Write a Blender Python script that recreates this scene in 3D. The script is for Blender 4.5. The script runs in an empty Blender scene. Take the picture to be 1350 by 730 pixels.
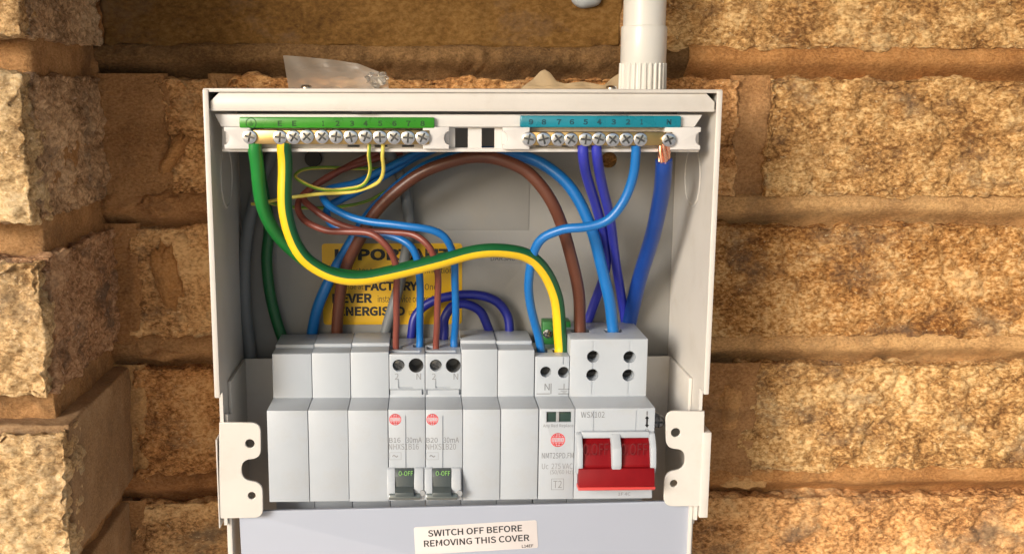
import bpy, bmesh, math, random
import numpy as np
from mathutils import Vector, Matrix

random.seed(7)
S = 0.001                                   # all measures below are millimetres
scene = bpy.context.scene
COL = scene.collection

# ------------------------------------------------------------------ camera
CAM = np.array([70.919, -465.73, 189.178])
YAW, PITCH, ROLL, FPX, CX = 0.03314, 0.17766, 0.0025, 1392.88, 602.84
_cy, _sy, _cp, _sp = math.cos(YAW), math.sin(YAW), math.cos(PITCH), math.sin(PITCH)
FW = np.array([_sy*_cp, _cy*_cp, -_sp]); RT = np.array([_cy, -_sy, 0.0]); UP = np.cross(RT, FW)
RT, UP = (math.cos(ROLL)*RT + math.sin(ROLL)*UP, -math.sin(ROLL)*RT + math.cos(ROLL)*UP)
cam = bpy.data.cameras.new('camera')
cam.sensor_width = 36.0
cam.lens = FPX/1350*36
cam.shift_x = (675-CX)/1350
cam.clip_start = 0.01
cam.clip_end = 500
camo = bpy.data.objects.new('camera', cam)
COL.objects.link(camo)
camo.matrix_world = Matrix((
    (RT[0], UP[0], -FW[0], CAM[0]*S), (RT[1], UP[1], -FW[1], CAM[1]*S), (RT[2], UP[2], -FW[2], CAM[2]*S), (0, 0, 0, 1)))
scene.camera = camo

# ------------------------------------------------------------------ daylight
SUN_EL, SUN_AZ = math.radians(17), math.radians(41)      # azimuth: to the left of straight out from the wall
sun_dir = Vector((-math.sin(SUN_AZ)*math.cos(SUN_EL), -math.cos(SUN_AZ)*math.cos(SUN_EL), math.sin(SUN_EL)))
world = bpy.data.worlds.new('World')
scene.world = world
world.use_nodes = True
wn = world.node_tree
sky = wn.nodes.new('ShaderNodeTexSky')
sky.sky_type = 'NISHITA'
sky.sun_disc = False
sky.sun_elevation = SUN_EL
sky.sun_rotation = math.atan2(sun_dir.x, sun_dir.y)
sky.dust_density = 3.0
wn.links.new(sky.outputs[0], wn.nodes['Background'].inputs[0])
wn.nodes['Background'].inputs[1].default_value = 0.15
sl = bpy.data.lights.new('sun', 'SUN')
sl.energy = 2.8
sl.angle = math.radians(20)
sl.color = (1.0, 0.985, 0.965)
slo = bpy.data.objects.new('sun', sl)
COL.objects.link(slo)
slo.rotation_euler = sun_dir.to_track_quat('Z', 'Y').to_euler()
slo.location = (-0.5, -2, 2)
vs = scene.view_settings
vs.view_transform = 'Standard'
vs.look = 'None'
vs.exposure = 0.2
vs.gamma = 1
vs.use_curve_mapping = False


def at(px, py, Y):
    """where the sight line through a measured point meets the plane at depth Y (mm)"""
    d = FW + RT*(px-CX)/FPX - UP*(py-365)/FPX
    p = CAM + d*(Y-CAM[1])/d[1]
    return (p[0], Y, p[2])


# ------------------------------------------------------------------ materials
MAT = {}


def mat(name, col, rough=0.5, metal=0.0, spec=0.5, var=0.0, vscale=200, bump=0.0, bscale=800, coat=0.0, trans=0.0,
        alpha=1.0, dirt=None, dscale=30, sss=0.0, damt=0.55):
    m = bpy.data.materials.new(name)
    m.use_nodes = True
    nt = m.node_tree
    b = nt.nodes['Principled BSDF']
    b.inputs['Base Color'].default_value = (*col, 1)
    b.inputs['Roughness'].default_value = rough
    b.inputs['Metallic'].default_value = metal
    b.inputs['Specular IOR Level'].default_value = spec
    b.inputs['Coat Weight'].default_value = coat
    b.inputs['Coat Roughness'].default_value = 0.08
    b.inputs['Transmission Weight'].default_value = trans
    b.inputs['Alpha'].default_value = alpha
    if sss:
        b.inputs['Subsurface Weight'].default_value = sss
        b.inputs['Subsurface Radius'].default_value = (0.002, 0.0015, 0.001)
    tc = nt.nodes.new('ShaderNodeTexCoord')
    last = None
    if var > 0:
        n = nt.nodes.new('ShaderNodeTexNoise')
        n.inputs['Scale'].default_value = vscale
        n.inputs['Detail'].default_value = 5
        nt.links.new(tc.outputs['Object'], n.inputs['Vector'])
        r = nt.nodes.new('ShaderNodeMapRange')
        r.inputs['From Min'].default_value = 0.3
        r.inputs['From Max'].default_value = 0.7
        r.inputs['To Min'].default_value = 1-var
        r.inputs['To Max'].default_value = 1+var
        nt.links.new(n.outputs['Fac'], r.inputs['Value'])
        mx = nt.nodes.new('ShaderNodeVectorMath')
        mx.operation = 'SCALE'
        mx.inputs[0].default_value = col
        nt.links.new(r.outputs[0], mx.inputs['Scale'])
        last = mx.outputs[0]
        rr = nt.nodes.new('ShaderNodeMapRange')
        rr.inputs['To Min'].default_value = max(0.02, rough-0.12)
        rr.inputs['To Max'].default_value = min(1, rough+0.12)
        nt.links.new(n.outputs['Fac'], rr.inputs['Value'])
        nt.links.new(rr.outputs[0], b.inputs['Roughness'])
    if dirt:
        n2 = nt.nodes.new('ShaderNodeTexNoise')
        n2.inputs['Scale'].default_value = dscale
        n2.inputs['Detail'].default_value = 8
        n2.inputs['Roughness'].default_value = 0.7
        nt.links.new(tc.outputs['Object'], n2.inputs['Vector'])
        r2 = nt.nodes.new('ShaderNodeMapRange')
        r2.inputs['From Min'].default_value = 0.52
        r2.inputs['From Max'].default_value = 0.8
        r2.inputs['To Max'].default_value = damt
        nt.links.new(n2.outputs['Fac'], r2.inputs['Value'])
        mm = nt.nodes.new('ShaderNodeMix')
        mm.data_type = 'RGBA'
        mm.inputs[6].default_value = (*col, 1)
        if last is not None:
            nt.links.new(last, mm.inputs[6])
        mm.inputs[7].default_value = (*dirt, 1)
        nt.links.new(r2.outputs[0], mm.inputs[0])
        last = mm.outputs[2]
    if last is not None:
        nt.links.new(last, b.inputs['Base Color'])
    if bump > 0:
        n3 = nt.nodes.new('ShaderNodeTexNoise')
        n3.inputs['Scale'].default_value = bscale
        n3.inputs['Detail'].default_value = 4
        nt.links.new(tc.outputs['Object'], n3.inputs['Vector'])
        bp = nt.nodes.new('ShaderNodeBump')
        bp.inputs['Strength'].default_value = 0.6
        bp.inputs['Distance'].default_value = bump
        nt.links.new(n3.outputs['Fac'], bp.inputs['Height'])
        nt.links.new(bp.outputs[0], b.inputs['Normal'])
    MAT[name] = m
    return m


def stone_mat(name, dark, mid, light, grain=430, patch=38, stain=(0.17, 0.12, 0.078), stain_amt=0.75, bump=0.0016, span=0.13, speck=0.5):
    """granular stone: contrasty grain, slower patches that shift its tone, grey-brown weather stains"""
    m = bpy.data.materials.new(name)
    m.use_nodes = True
    nt = m.node_tree
    b = nt.nodes['Principled BSDF']
    b.inputs['Roughness'].default_value = 0.92
    b.inputs['Specular IOR Level'].default_value = 0.25
    tc = nt.nodes.new('ShaderNodeTexCoord')
    mp = nt.nodes.new('ShaderNodeMapping')
    mp.inputs['Scale'].default_value = (0.75, 0.95, 1.1)
    mp.inputs['Rotation'].default_value = (0, 0.35, 0)
    nt.links.new(tc.outputs['Object'], mp.inputs['Vector'])

    def noise(sc, det, rg=0.6, dist=0.0):
        n = nt.nodes.new('ShaderNodeTexNoise')
        n.inputs['Scale'].default_value = sc
        n.inputs['Detail'].default_value = det
        n.inputs['Roughness'].default_value = rg
        n.inputs['Distortion'].default_value = dist
        nt.links.new(mp.outputs[0], n.inputs['Vector'])
        return n.outputs['Fac']

    def math_(op, a, b_):
        n = nt.nodes.new('ShaderNodeMath')
        n.operation = op
        for k, v in enumerate((a, b_)):
            if isinstance(v, (int, float)):
                n.inputs[k].default_value = v
            else:
                nt.links.new(v, n.inputs[k])
        return n.outputs[0]
    g1 = noise(grain, 7, 0.68, 0.25)
    p1 = noise(patch, 5, 0.6)
    val = math_('ADD', g1, math_('MULTIPLY', math_('SUBTRACT', p1, 0.5), 0.7))
    cr = nt.nodes.new('ShaderNodeValToRGB')
    e = cr.color_ramp.elements
    e[0].position = 0.5-span
    e[0].color = (*dark, 1)
    e[1].position = 0.5+span
    e[1].color = (*light, 1)
    k = e.new(0.5)
    k.color = (*mid, 1)
    nt.links.new(val, cr.inputs[0])
    # stains
    st = noise(patch*0.8, 7, 0.7)
    r = nt.nodes.new('ShaderNodeMapRange')
    r.inputs['From Min'].default_value = 0.52
    r.inputs['From Max'].default_value = 0.66
    r.inputs['To Max'].default_value = stain_amt
    nt.links.new(st, r.inputs['Value'])
    mx = nt.nodes.new('ShaderNodeMix')
    mx.data_type = 'RGBA'
    nt.links.new(cr.outputs[0], mx.inputs[6])
    mx.inputs[7].default_value = (*stain, 1)
    nt.links.new(r.outputs[0], mx.inputs[0])
    # pale quartz flecks
    sp = noise(grain*1.3, 2, 0.5)
    r2 = nt.nodes.new('ShaderNodeMapRange')
    r2.inputs['From Min'].default_value = 0.66
    r2.inputs['From Max'].default_value = 0.72
    r2.inputs['To Max'].default_value = speck
    nt.links.new(sp, r2.inputs['Value'])
    mx2 = nt.nodes.new('ShaderNodeMix')
    mx2.data_type = 'RGBA'
    nt.links.new(mx.outputs[2], mx2.inputs[6])
    mx2.inputs[7].default_value = (min(1, light[0]*1.25), min(1, light[1]*1.4), min(1, light[2]*1.8), 1)
    nt.links.new(r2.outputs[0], mx2.inputs[0])
    # each block is its own batch of stone
    oi = nt.nodes.new('ShaderNodeObjectInfo')
    hs = nt.nodes.new('ShaderNodeHueSaturation')
    nt.links.new(math_('ADD', math_('MULTIPLY', oi.outputs['Random'], 0.014), 0.490), hs.inputs['Hue'])
    nt.links.new(math_('ADD', math_('MULTIPLY', oi.outputs['Random'], -0.12), 1.06), hs.inputs['Saturation'])
    nt.links.new(math_('ADD', math_('MULTIPLY', oi.outputs['Random'], 0.22), 0.88), hs.inputs['Value'])
    nt.links.new(mx2.outputs[2], hs.inputs['Color'])
    nt.links.new(hs.outputs[0], b.inputs['Base Color'])
    h = math_('ADD', g1, math_('MULTIPLY', noise(grain*2.6, 4, 0.6), 0.4))
    bp = nt.nodes.new('ShaderNodeBump')
    bp.inputs['Strength'].default_value = 1.0
    bp.inputs['Distance'].default_value = bump
    nt.links.new(h, bp.inputs['Height'])
    nt.links.new(bp.outputs[0], b.inputs['Normal'])
    MAT[name] = m
    return m


stone_mat('stone_gold', (0.20, 0.09, 0.026), (0.54, 0.302, 0.102), (0.86, 0.60, 0.28), grain=560, bump=0.0014, span=0.155)
stone_mat('stone_brown', (0.24, 0.105, 0.033), (0.64, 0.325, 0.112), (0.88, 0.55, 0.24), grain=560, bump=0.0014, span=0.155)
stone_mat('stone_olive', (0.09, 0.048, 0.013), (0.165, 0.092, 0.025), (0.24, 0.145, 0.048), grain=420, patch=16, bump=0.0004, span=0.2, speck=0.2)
stone_mat('stone_pale', (0.28, 0.16, 0.062), (0.58, 0.375, 0.17), (0.80, 0.585, 0.32), grain=560, bump=0.0014, span=0.155, stain=(0.30, 0.23, 0.15), stain_amt=0.5)
stone_mat('stone_return', (0.22, 0.125, 0.06), (0.48, 0.295, 0.155), (0.72, 0.49, 0.28), grain=560, bump=0.0014, span=0.155, stain=(0.13, 0.10, 0.075))  # darker than stone_pale: shade on the pier's return put into the colour
stone_mat('stone_drab', (0.22, 0.14, 0.07), (0.34, 0.225, 0.115), (0.44, 0.31, 0.175), grain=900, bump=0.0004, span=0.2, stain_amt=0.3, speck=0.3)
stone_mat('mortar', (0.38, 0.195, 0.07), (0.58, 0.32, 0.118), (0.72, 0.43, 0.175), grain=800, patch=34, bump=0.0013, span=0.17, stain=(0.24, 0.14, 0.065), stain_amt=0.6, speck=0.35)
stone_mat('mortar_shaded', (0.13, 0.068, 0.024), (0.21, 0.115, 0.042), (0.30, 0.17, 0.068), grain=800, patch=34, bump=0.0013, span=0.17, stain=(0.09, 0.052, 0.024), stain_amt=0.6, speck=0.2)  # same mortar darkened; shade above the enclosure put into the colour
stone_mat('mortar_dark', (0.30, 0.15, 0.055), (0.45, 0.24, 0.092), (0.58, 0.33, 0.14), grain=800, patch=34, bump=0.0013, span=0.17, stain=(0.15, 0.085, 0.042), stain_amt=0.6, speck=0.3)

mat('white_metal', (0.60, 0.57, 0.525), 0.40, var=0.025, vscale=60, bump=0.00005, bscale=1500, dirt=(0.40, 0.33, 0.24), dscale=55, damt=0.3)
mat('shaded_metal', (0.235, 0.228, 0.212), 0.45, var=0.03, vscale=60, bump=0.00005, bscale=1500, dirt=(0.30, 0.25, 0.18), dscale=45, damt=0.3)  # white metal darkened: shade inside the box put into the colour
mat('carrier', (0.64, 0.62, 0.59), 0.45, var=0.02, vscale=90)
mat('clip', (0.62, 0.60, 0.58), 0.4, var=0.03, vscale=120)
mat('module', (0.405, 0.44, 0.48), 0.36, var=0.02, vscale=120, bump=0.00002, bscale=2500, dirt=(0.32, 0.28, 0.22), dscale=60, damt=0.3)
mat('module_grey', (0.30, 0.31, 0.32), 0.35, var=0.02)
mat('sleeve', (0.13, 0.13, 0.13), 0.35)
mat('cover_gloss', (0.38, 0.41, 0.485), 0.14, spec=0.6, var=0.01, vscale=40, coat=0.3)
mat('sticker_white', (0.62, 0.575, 0.56), 0.5, var=0.02, vscale=60)
mat('sticker_yellow', (0.68, 0.40, 0.012), 0.45, var=0.05, vscale=60)
mat('ink', (0.018, 0.018, 0.02), 0.6)
mat('ink_grey', (0.16, 0.16, 0.165), 0.6)
mat('ink_pale', (0.22, 0.22, 0.225), 0.6)
mat('ink_red', (0.72, 0.07, 0.075), 0.5)
mat('ink_green', (0.22, 0.50, 0.12), 0.5)
mat('green_strip', (0.03, 0.24, 0.010), 0.3, var=0.15, vscale=120)
mat('teal_strip', (0.003, 0.19, 0.26), 0.3, var=0.12, vscale=120)
mat('green_mark', (0.006, 0.06, 0.006), 0.6)
mat('teal_mark', (0.001, 0.05, 0.075), 0.6)
mat('brass', (0.50, 0.34, 0.14), 0.34, metal=1.0, var=0.12, vscale=150)
mat('steel', (0.66, 0.655, 0.65), 0.2, metal=1.0, var=0.1, vscale=400)
mat('dark_steel', (0.16, 0.16, 0.16), 0.35, metal=1.0, var=0.1, vscale=400)
mat('copper', (0.90, 0.46, 0.30), 0.28, metal=1.0, var=0.1, vscale=300)
mat('black_plastic', (0.015, 0.015, 0.015), 0.5)
mat('toggle_dark', (0.055, 0.068, 0.07), 0.35, var=0.05)
mat('toggle_lip', (0.10, 0.12, 0.12), 0.2, coat=0.5)
mat('window_green', (0.02, 0.045, 0.035), 0.15, coat=0.5)
mat('red_plastic', (0.19, 0.003, 0.006), 0.45, spec=0.2, var=0.06, vscale=200)
mat('red_edge_lit', (0.62, 0.06, 0.055), 0.35)  # red brightened: light caught under the toggle bar, put into the colour
mat('red_mark', (0.12, 0.002, 0.004), 0.5)
mat('cable_green', (0.012, 0.21, 0.035), 0.36, var=0.06, vscale=120)
mat('cable_green_dark', (0.006, 0.10, 0.028), 0.36, var=0.06, vscale=120)
mat('cable_yellow', (0.80, 0.52, 0.012), 0.36, var=0.04, vscale=120)
mat('cable_thin_yellow', (0.66, 0.55, 0.10), 0.38)
mat('cable_thin_green', (0.16, 0.30, 0.03), 0.38)
mat('cable_blue', (0.006, 0.135, 0.42), 0.36, var=0.05, vscale=120)
mat('cable_royal', (0.008, 0.045, 0.24), 0.34, var=0.05, vscale=120)
mat('cable_violet', (0.028, 0.035, 0.36), 0.36, var=0.05, vscale=120)
mat('cable_navy', (0.010, 0.015, 0.20), 0.4, var=0.05, vscale=120)
mat('cable_brown', (0.105, 0.034, 0.018), 0.38, var=0.06, vscale=120)
mat('cable_brown_red', (0.20, 0.052, 0.036), 0.38, var=0.06, vscale=120)
mat('cable_grey', (0.14, 0.15, 0.155), 0.5, var=0.06, vscale=120)
mat('cable_core', (0.02, 0.02, 0.022), 0.7)
mat('green_block', (0.02, 0.16, 0.03), 0.4)
mat('pvc', (0.66, 0.65, 0.61), 0.32, var=0.02, vscale=60, dirt=(0.5, 0.44, 0.36), dscale=40, sss=0.05)
mat('film', (0.80, 0.74, 0.64), 0.30, trans=0.6, spec=0.5, alpha=0.30, bump=0.0006, bscale=160)
mat('clear_plug', (0.85, 0.85, 0.82), 0.12, trans=0.9)
mat('card', (0.42, 0.31, 0.18), 0.8, var=0.06, vscale=200, bump=0.0002)
mat('plug_grey', (0.38, 0.41, 0.43), 0.5, var=0.05)
mat('paving', (0.58, 0.55, 0.51), 0.9, var=0.15, vscale=8)
mat('soffit_board', (0.22, 0.16, 0.11), 0.7, var=0.12, vscale=12)

# ------------------------------------------------------------------ object helpers
ORG = {}


def thing(name, label, cat, base=(0, 0, 0), group=None):
    o = bpy.data.objects.new(name, None)
    o.empty_display_size = 0.01
    o.location = [c*S for c in base]
    COL.objects.link(o)
    o['label'] = label
    o['category'] = cat
    if group:
        o['group'] = group
    ORG[o] = tuple(base)
    return o


def tag(o, label, cat, group=None):
    o['label'] = label
    o['category'] = cat
    if group:
        o['group'] = group
    return o


def link_mesh(name, me, parent):
    o = bpy.data.objects.new(name, me)
    COL.objects.link(o)
    if parent is not None:
        o.parent = parent
        ORG[o] = ORG[parent]
    else:
        ORG[o] = (0, 0, 0)
    return o


def finish(name, bm, material, parent=None, smooth=24):
    """bm is in world millimetres"""
    base = ORG[parent] if parent is not None else (0, 0, 0)
    for v in bm.verts:
        v.co = Vector(((v.co.x-base[0])*S, (v.co.y-base[1])*S, (v.co.z-base[2])*S))
    bmesh.ops.recalc_face_normals(bm, faces=bm.faces)
    me = bpy.data.meshes.new(name)
    bm.to_mesh(me)
    bm.free()
    for mm in (material if isinstance(material, (list, tuple)) else [material]):
        me.materials.append(MAT[mm])
    if smooth is not None:
        for p in me.polygons:
            p.use_smooth = True
        me.set_sharp_from_angle(angle=math.radians(smooth))
    return link_mesh(name, me, parent)


def raw(name, verts, faces, material, parent=None, smooth=180, fmat=None):
    base = np.array(ORG[parent] if parent is not None else (0, 0, 0), float)
    me = bpy.data.meshes.new(name)
    me.from_pydata(((np.asarray(verts, float)-base)*S).tolist(), [], faces)
    for mm in (material if isinstance(material, (list, tuple)) else [material]):
        me.materials.append(MAT[mm])
    me.polygons.foreach_set('use_smooth', [True]*len(me.polygons))
    if fmat is not None:
        me.polygons.foreach_set('material_index', fmat)
    if smooth < 180:
        me.set_sharp_from_angle(angle=math.radians(smooth))
    me.update()
    return link_mesh(name, me, parent)


def add_box(bm, x0, x1, y0, y1, z0, z1, bev=0.0, seg=2):
    t = bmesh.new()
    bmesh.ops.create_cube(t, size=1)
    for v in t.verts:
        v.co = Vector((x0+(v.co.x+.5)*(x1-x0), y0+(v.co.y+.5)*(y1-y0), z0+(v.co.z+.5)*(z1-z0)))
    if bev > 0:
        bmesh.ops.bevel(t, geom=t.edges[:], offset=bev, segments=seg, affect='EDGES', profile=0.5)
    merge(bm, t)


def merge(bm, t):
    me = bpy.data.meshes.new('tmp')
    t.to_mesh(me)
    t.free()
    bm.from_mesh(me)
    bpy.data.meshes.remove(me)


def box(name, ext, material, parent=None, bev=0.3, seg=2):
    bm = bmesh.new()
    add_box(bm, *ext, bev=bev, seg=seg)
    return finish(name, bm, material, parent)


def prism_x(prof, x0, x1, bev=0.3):
    """profile of (y, z) points pushed along x"""
    bm = bmesh.new()
    a = [bm.verts.new((x0, y, z)) for y, z in prof]
    b = [bm.verts.new((x1, y, z)) for y, z in prof]
    n = len(prof)
    bm.faces.new(a)
    bm.faces.new(b[::-1])
    for i in range(n):
        bm.faces.new((a[i], b[i], b[(i+1) % n], a[(i+1) % n]))
    bmesh.ops.recalc_face_normals(bm, faces=bm.faces)
    if bev > 0:
        bmesh.ops.bevel(bm, geom=bm.edges[:], offset=bev, segments=2, affect='EDGES', profile=0.5)
    return bm


def curve_to_bm(cu):
    o = bpy.data.objects.new('tmp', cu)
    COL.objects.link(o)
    dg = bpy.context.evaluated_depsgraph_get()
    me = bpy.data.meshes.new_from_object(o.evaluated_get(dg))
    bm = bmesh.new()
    bm.from_mesh(me)
    bpy.data.objects.remove(o)
    bpy.data.curves.remove(cu)
    bpy.data.meshes.remove(me)
    return bm


def plate(loops, y0, y1, bev=0.2):
    """flat plate in the x-z plane between depths y0 < y1; first loop is the outline, the rest are holes"""
    cu = bpy.data.curves.new('tmp', 'CURVE')
    cu.dimensions = '2D'
    cu.fill_mode = 'BOTH'
    cu.extrude = (y1-y0)/2-bev
    cu.bevel_depth = bev
    cu.bevel_resolution = 1
    cu.offset = -bev
    for lp in loops:
        sp = cu.splines.new('POLY')
        sp.points.add(len(lp)-1)
        for p, q in zip(sp.points, lp):
            p.co = (q[0], q[1], 0, 1)
        sp.use_cyclic_u = True
    bm = curve_to_bm(cu)
    ym = (y0+y1)/2
    for v in bm.verts:
        v.co = Vector((v.co.x, ym-v.co.z, v.co.y))
    bmesh.ops.remove_doubles(bm, verts=bm.verts, dist=1e-4)
    return bm


def circle(cx, cz, r, n=28, a0=0, a1=2*math.pi):
    return [(cx+r*math.cos(a0+(a1-a0)*i/n), cz+r*math.sin(a0+(a1-a0)*i/n)) for i in range(n)]


def rounded(pts, rad, n=5):
    out = []
    N = len(pts)
    for i in range(N):
        p = Vector(pts[i]); a = Vector(pts[i-1]); b = Vector(pts[(i+1) % N])
        r = rad[i] if isinstance(rad, (list, tuple)) else rad
        if r <= 0:
            out.append(tuple(p))
            continue
        da = (a-p).normalized(); db = (b-p).normalized()
        l = min(r, (a-p).length*.49, (b-p).length*.49)
        s, e = p+da*l, p+db*l
        for k in range(n+1):
            t = k/n
            out.append(tuple(s*(1-t)**2 + p*2*t*(1-t) + e*t*t))
    return out


def lathe(prof, axis, origin, n=24, bm=None):
    """prof: list of (radius, height along axis)"""
    bm = bm or bmesh.new()
    rings = []
    for r, h in prof:
        ring = []
        for i in range(n):
            a = 2*math.pi*i/n
            c, s = r*math.cos(a), r*math.sin(a)
            p = {'y': (c, h, s), 'z': (c, s, h)}[axis]
            ring.append(bm.verts.new((origin[0]+p[0], origin[1]+p[1], origin[2]+p[2])))
        rings.append(ring)
    for A, B in zip(rings[:-1], rings[1:]):
        for i in range(n):
            bm.faces.new((A[i], A[(i+1) % n], B[(i+1) % n], B[i]))
    bm.faces.new(rings[0])
    bm.faces.new(rings[-1][::-1])
    return bm


def cut(o, cutters):
    """boolean difference, one cutter after another, baked into the mesh"""
    base = ORG[o]
    tmp = []
    for c in cutters:
        for v in c.verts:
            v.co = Vector(((v.co.x-base[0])*S, (v.co.y-base[1])*S, (v.co.z-base[2])*S))
        bmesh.ops.recalc_face_normals(c, faces=c.faces)
        me = bpy.data.meshes.new('tmpcut')
        c.to_mesh(me)
        c.free()
        co = bpy.data.objects.new('tmpcut', me)
        COL.objects.link(co)
        co.matrix_world = Matrix.Translation([q*S for q in base])
        md = o.modifiers.new('cut', 'BOOLEAN')
        md.operation = 'DIFFERENCE'
        md.object = co
        md.solver = 'EXACT'
        tmp.append(co)
    bpy.context.view_layer.update()
    dg = bpy.context.evaluated_depsgraph_get()
    new = bpy.data.meshes.new_from_object(o.evaluated_get(dg))
    o.modifiers.clear()
    old = o.data
    if len(new.polygons) < 5:
        print('CUT FAILED', o.name)
    o.data = new
    bpy.data.meshes.remove(old)
    for co in tmp:
        me = co.data
        bpy.data.objects.remove(co)
        bpy.data.meshes.remove(me)
    for p in new.polygons:
        p.use_smooth = True
    new.set_sharp_from_angle(angle=math.radians(24))


def cyl_y(cx, cz, r, y0, y1, n=24):
    return lathe([(r, y0), (r, y1)], 'y', (cx, 0, cz), n)


FONT = None
try:                                        # the sans face that ships inside Blender; its built-in default otherwise
    FONT = bpy.data.fonts.load(bpy.utils.system_resource('DATAFILES', path='fonts') + '/Noto Sans CJK Regular.woff2')
except Exception:
    FONT = None


def text(s, x0, x1, z0, z1, Y, material, parent, name='lettering', bold=0.0, rot=0.0, depth=0.06, shear=0.0):
    """lettering that fills the rectangle x0..x1, z0..z1 and stands proud of the plane Y"""
    cu = bpy.data.curves.new('tmp', 'FONT')
    cu.body = s
    if FONT:
        cu.font = FONT
    cu.size = 1
    cu.resolution_u = 3
    cu.offset = bold
    cu.shear = shear
    bm = curve_to_bm(cu)
    xs = [v.co.x for v in bm.verts]; zs = [v.co.y for v in bm.verts]
    ax, bx, az, bz = min(xs), max(xs), min(zs), max(zs)
    cx, cz = (x0+x1)/2, (z0+z1)/2
    cr, sr = math.cos(rot), math.sin(rot)
    for v in bm.verts:
        u = x0+(v.co.x-ax)/(bx-ax)*(x1-x0)-cx
        w = z0+(v.co.y-az)/(bz-az)*(z1-z0)-cz
        v.co = Vector((cx+u*cr-w*sr, Y-depth, cz+u*sr+w*cr))
    return finish(name, bm, material, parent, smooth=None)


def text_px(s, px0, px1, py0, py1, Y, material, parent, **k):
    x0, _, z1 = at(px0, py0, Y)
    x1, _, z0 = at(px1, py1, Y)
    return text(s, x0, x1, z0, z1, Y, material, parent, **k)


def box_px(name, px0, px1, py0, py1, y0, y1, material, parent=None, bev=0.3):
    x0, _, z1 = at(px0, py0, y0)
    x1, _, z0 = at(px1, py1, y0)
    return box(name, (x0, x1, y0, y1, z0, z1), material, parent, bev)


# ------------------------------------------------------------------ noise
_rng = np.random.RandomState(3)
_TAB = _rng.rand(65536)


def vnoise(p, seed=0):
    p = np.asarray(p, float)
    i = np.floor(p).astype(np.int64)
    f = p-i
    f = f*f*f*(f*(f*6-15)+10)
    out = 0
    for dx in (0, 1):
        for dy in (0, 1):
            for dz in (0, 1):
                h = ((i[:, 0]+dx)*73856093 ^ (i[:, 1]+dy)*19349663 ^ (i[:, 2]+dz)*83492791 ^ (seed*2654435)) & 0x7fffffff
                h = (h ^ (h >> 13))*1274126177 & 0x7fffffff
                v = _TAB[(h >> 7) & 65535]
                w = (f[:, 0] if dx else 1-f[:, 0])*(f[:, 1] if dy else 1-f[:, 1])*(f[:, 2] if dz else 1-f[:, 2])
                out = out+v*w
    return out*2-1


def fbm(p, size, octs, seed=0, gain=0.55, ridge=False):
    out = np.zeros(len(p))
    a = 1.0
    q = np.asarray(p, float)/size
    for k in range(octs):
        n = vnoise(q+17.3*k, seed+k*11)
        if ridge:
            n = 1-2*np.abs(n)
        out += a*n
        a *= gain
        q = q*2.03
    return out


def _h01(i, j, k, salt):
    h = (i*73856093 ^ j*19349663 ^ k*83492791 ^ (salt*40503+977)) & 0x7fffffff
    h = (h ^ (h >> 13))*1274126177 & 0x7fffffff
    return _TAB[(h >> 7) & 65535]


def chips(p, size, seed, tilt=0.55, curve=0.5):
    """broken rock: the outermost of many tilted, slightly domed facets, one per jittered cell; height in units of size"""
    q = np.asarray(p, float)/size
    i0 = np.floor(q).astype(np.int64)
    best = np.full(len(q), -1e9)
    for dx in (-1, 0, 1):
        for dy in (-1, 0, 1):
            for dz in (-1, 0, 1):
                a, b_, c = i0[:, 0]+dx, i0[:, 1]+dy, i0[:, 2]+dz
                d = np.stack([q[:, 0]-a-_h01(a, b_, c, seed), q[:, 1]-b_-_h01(a, b_, c, seed+1), q[:, 2]-c-_h01(a, b_, c, seed+2)], 1)
                h = (_h01(a, b_, c, seed+3)-0.5)*0.5
                for ax in range(3):
                    h = h+d[:, ax]*(_h01(a, b_, c, seed+4+ax)-0.5)*2*tilt
                h = h-curve*(d*d).sum(1)
                best = np.maximum(best, h)
    return best


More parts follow.
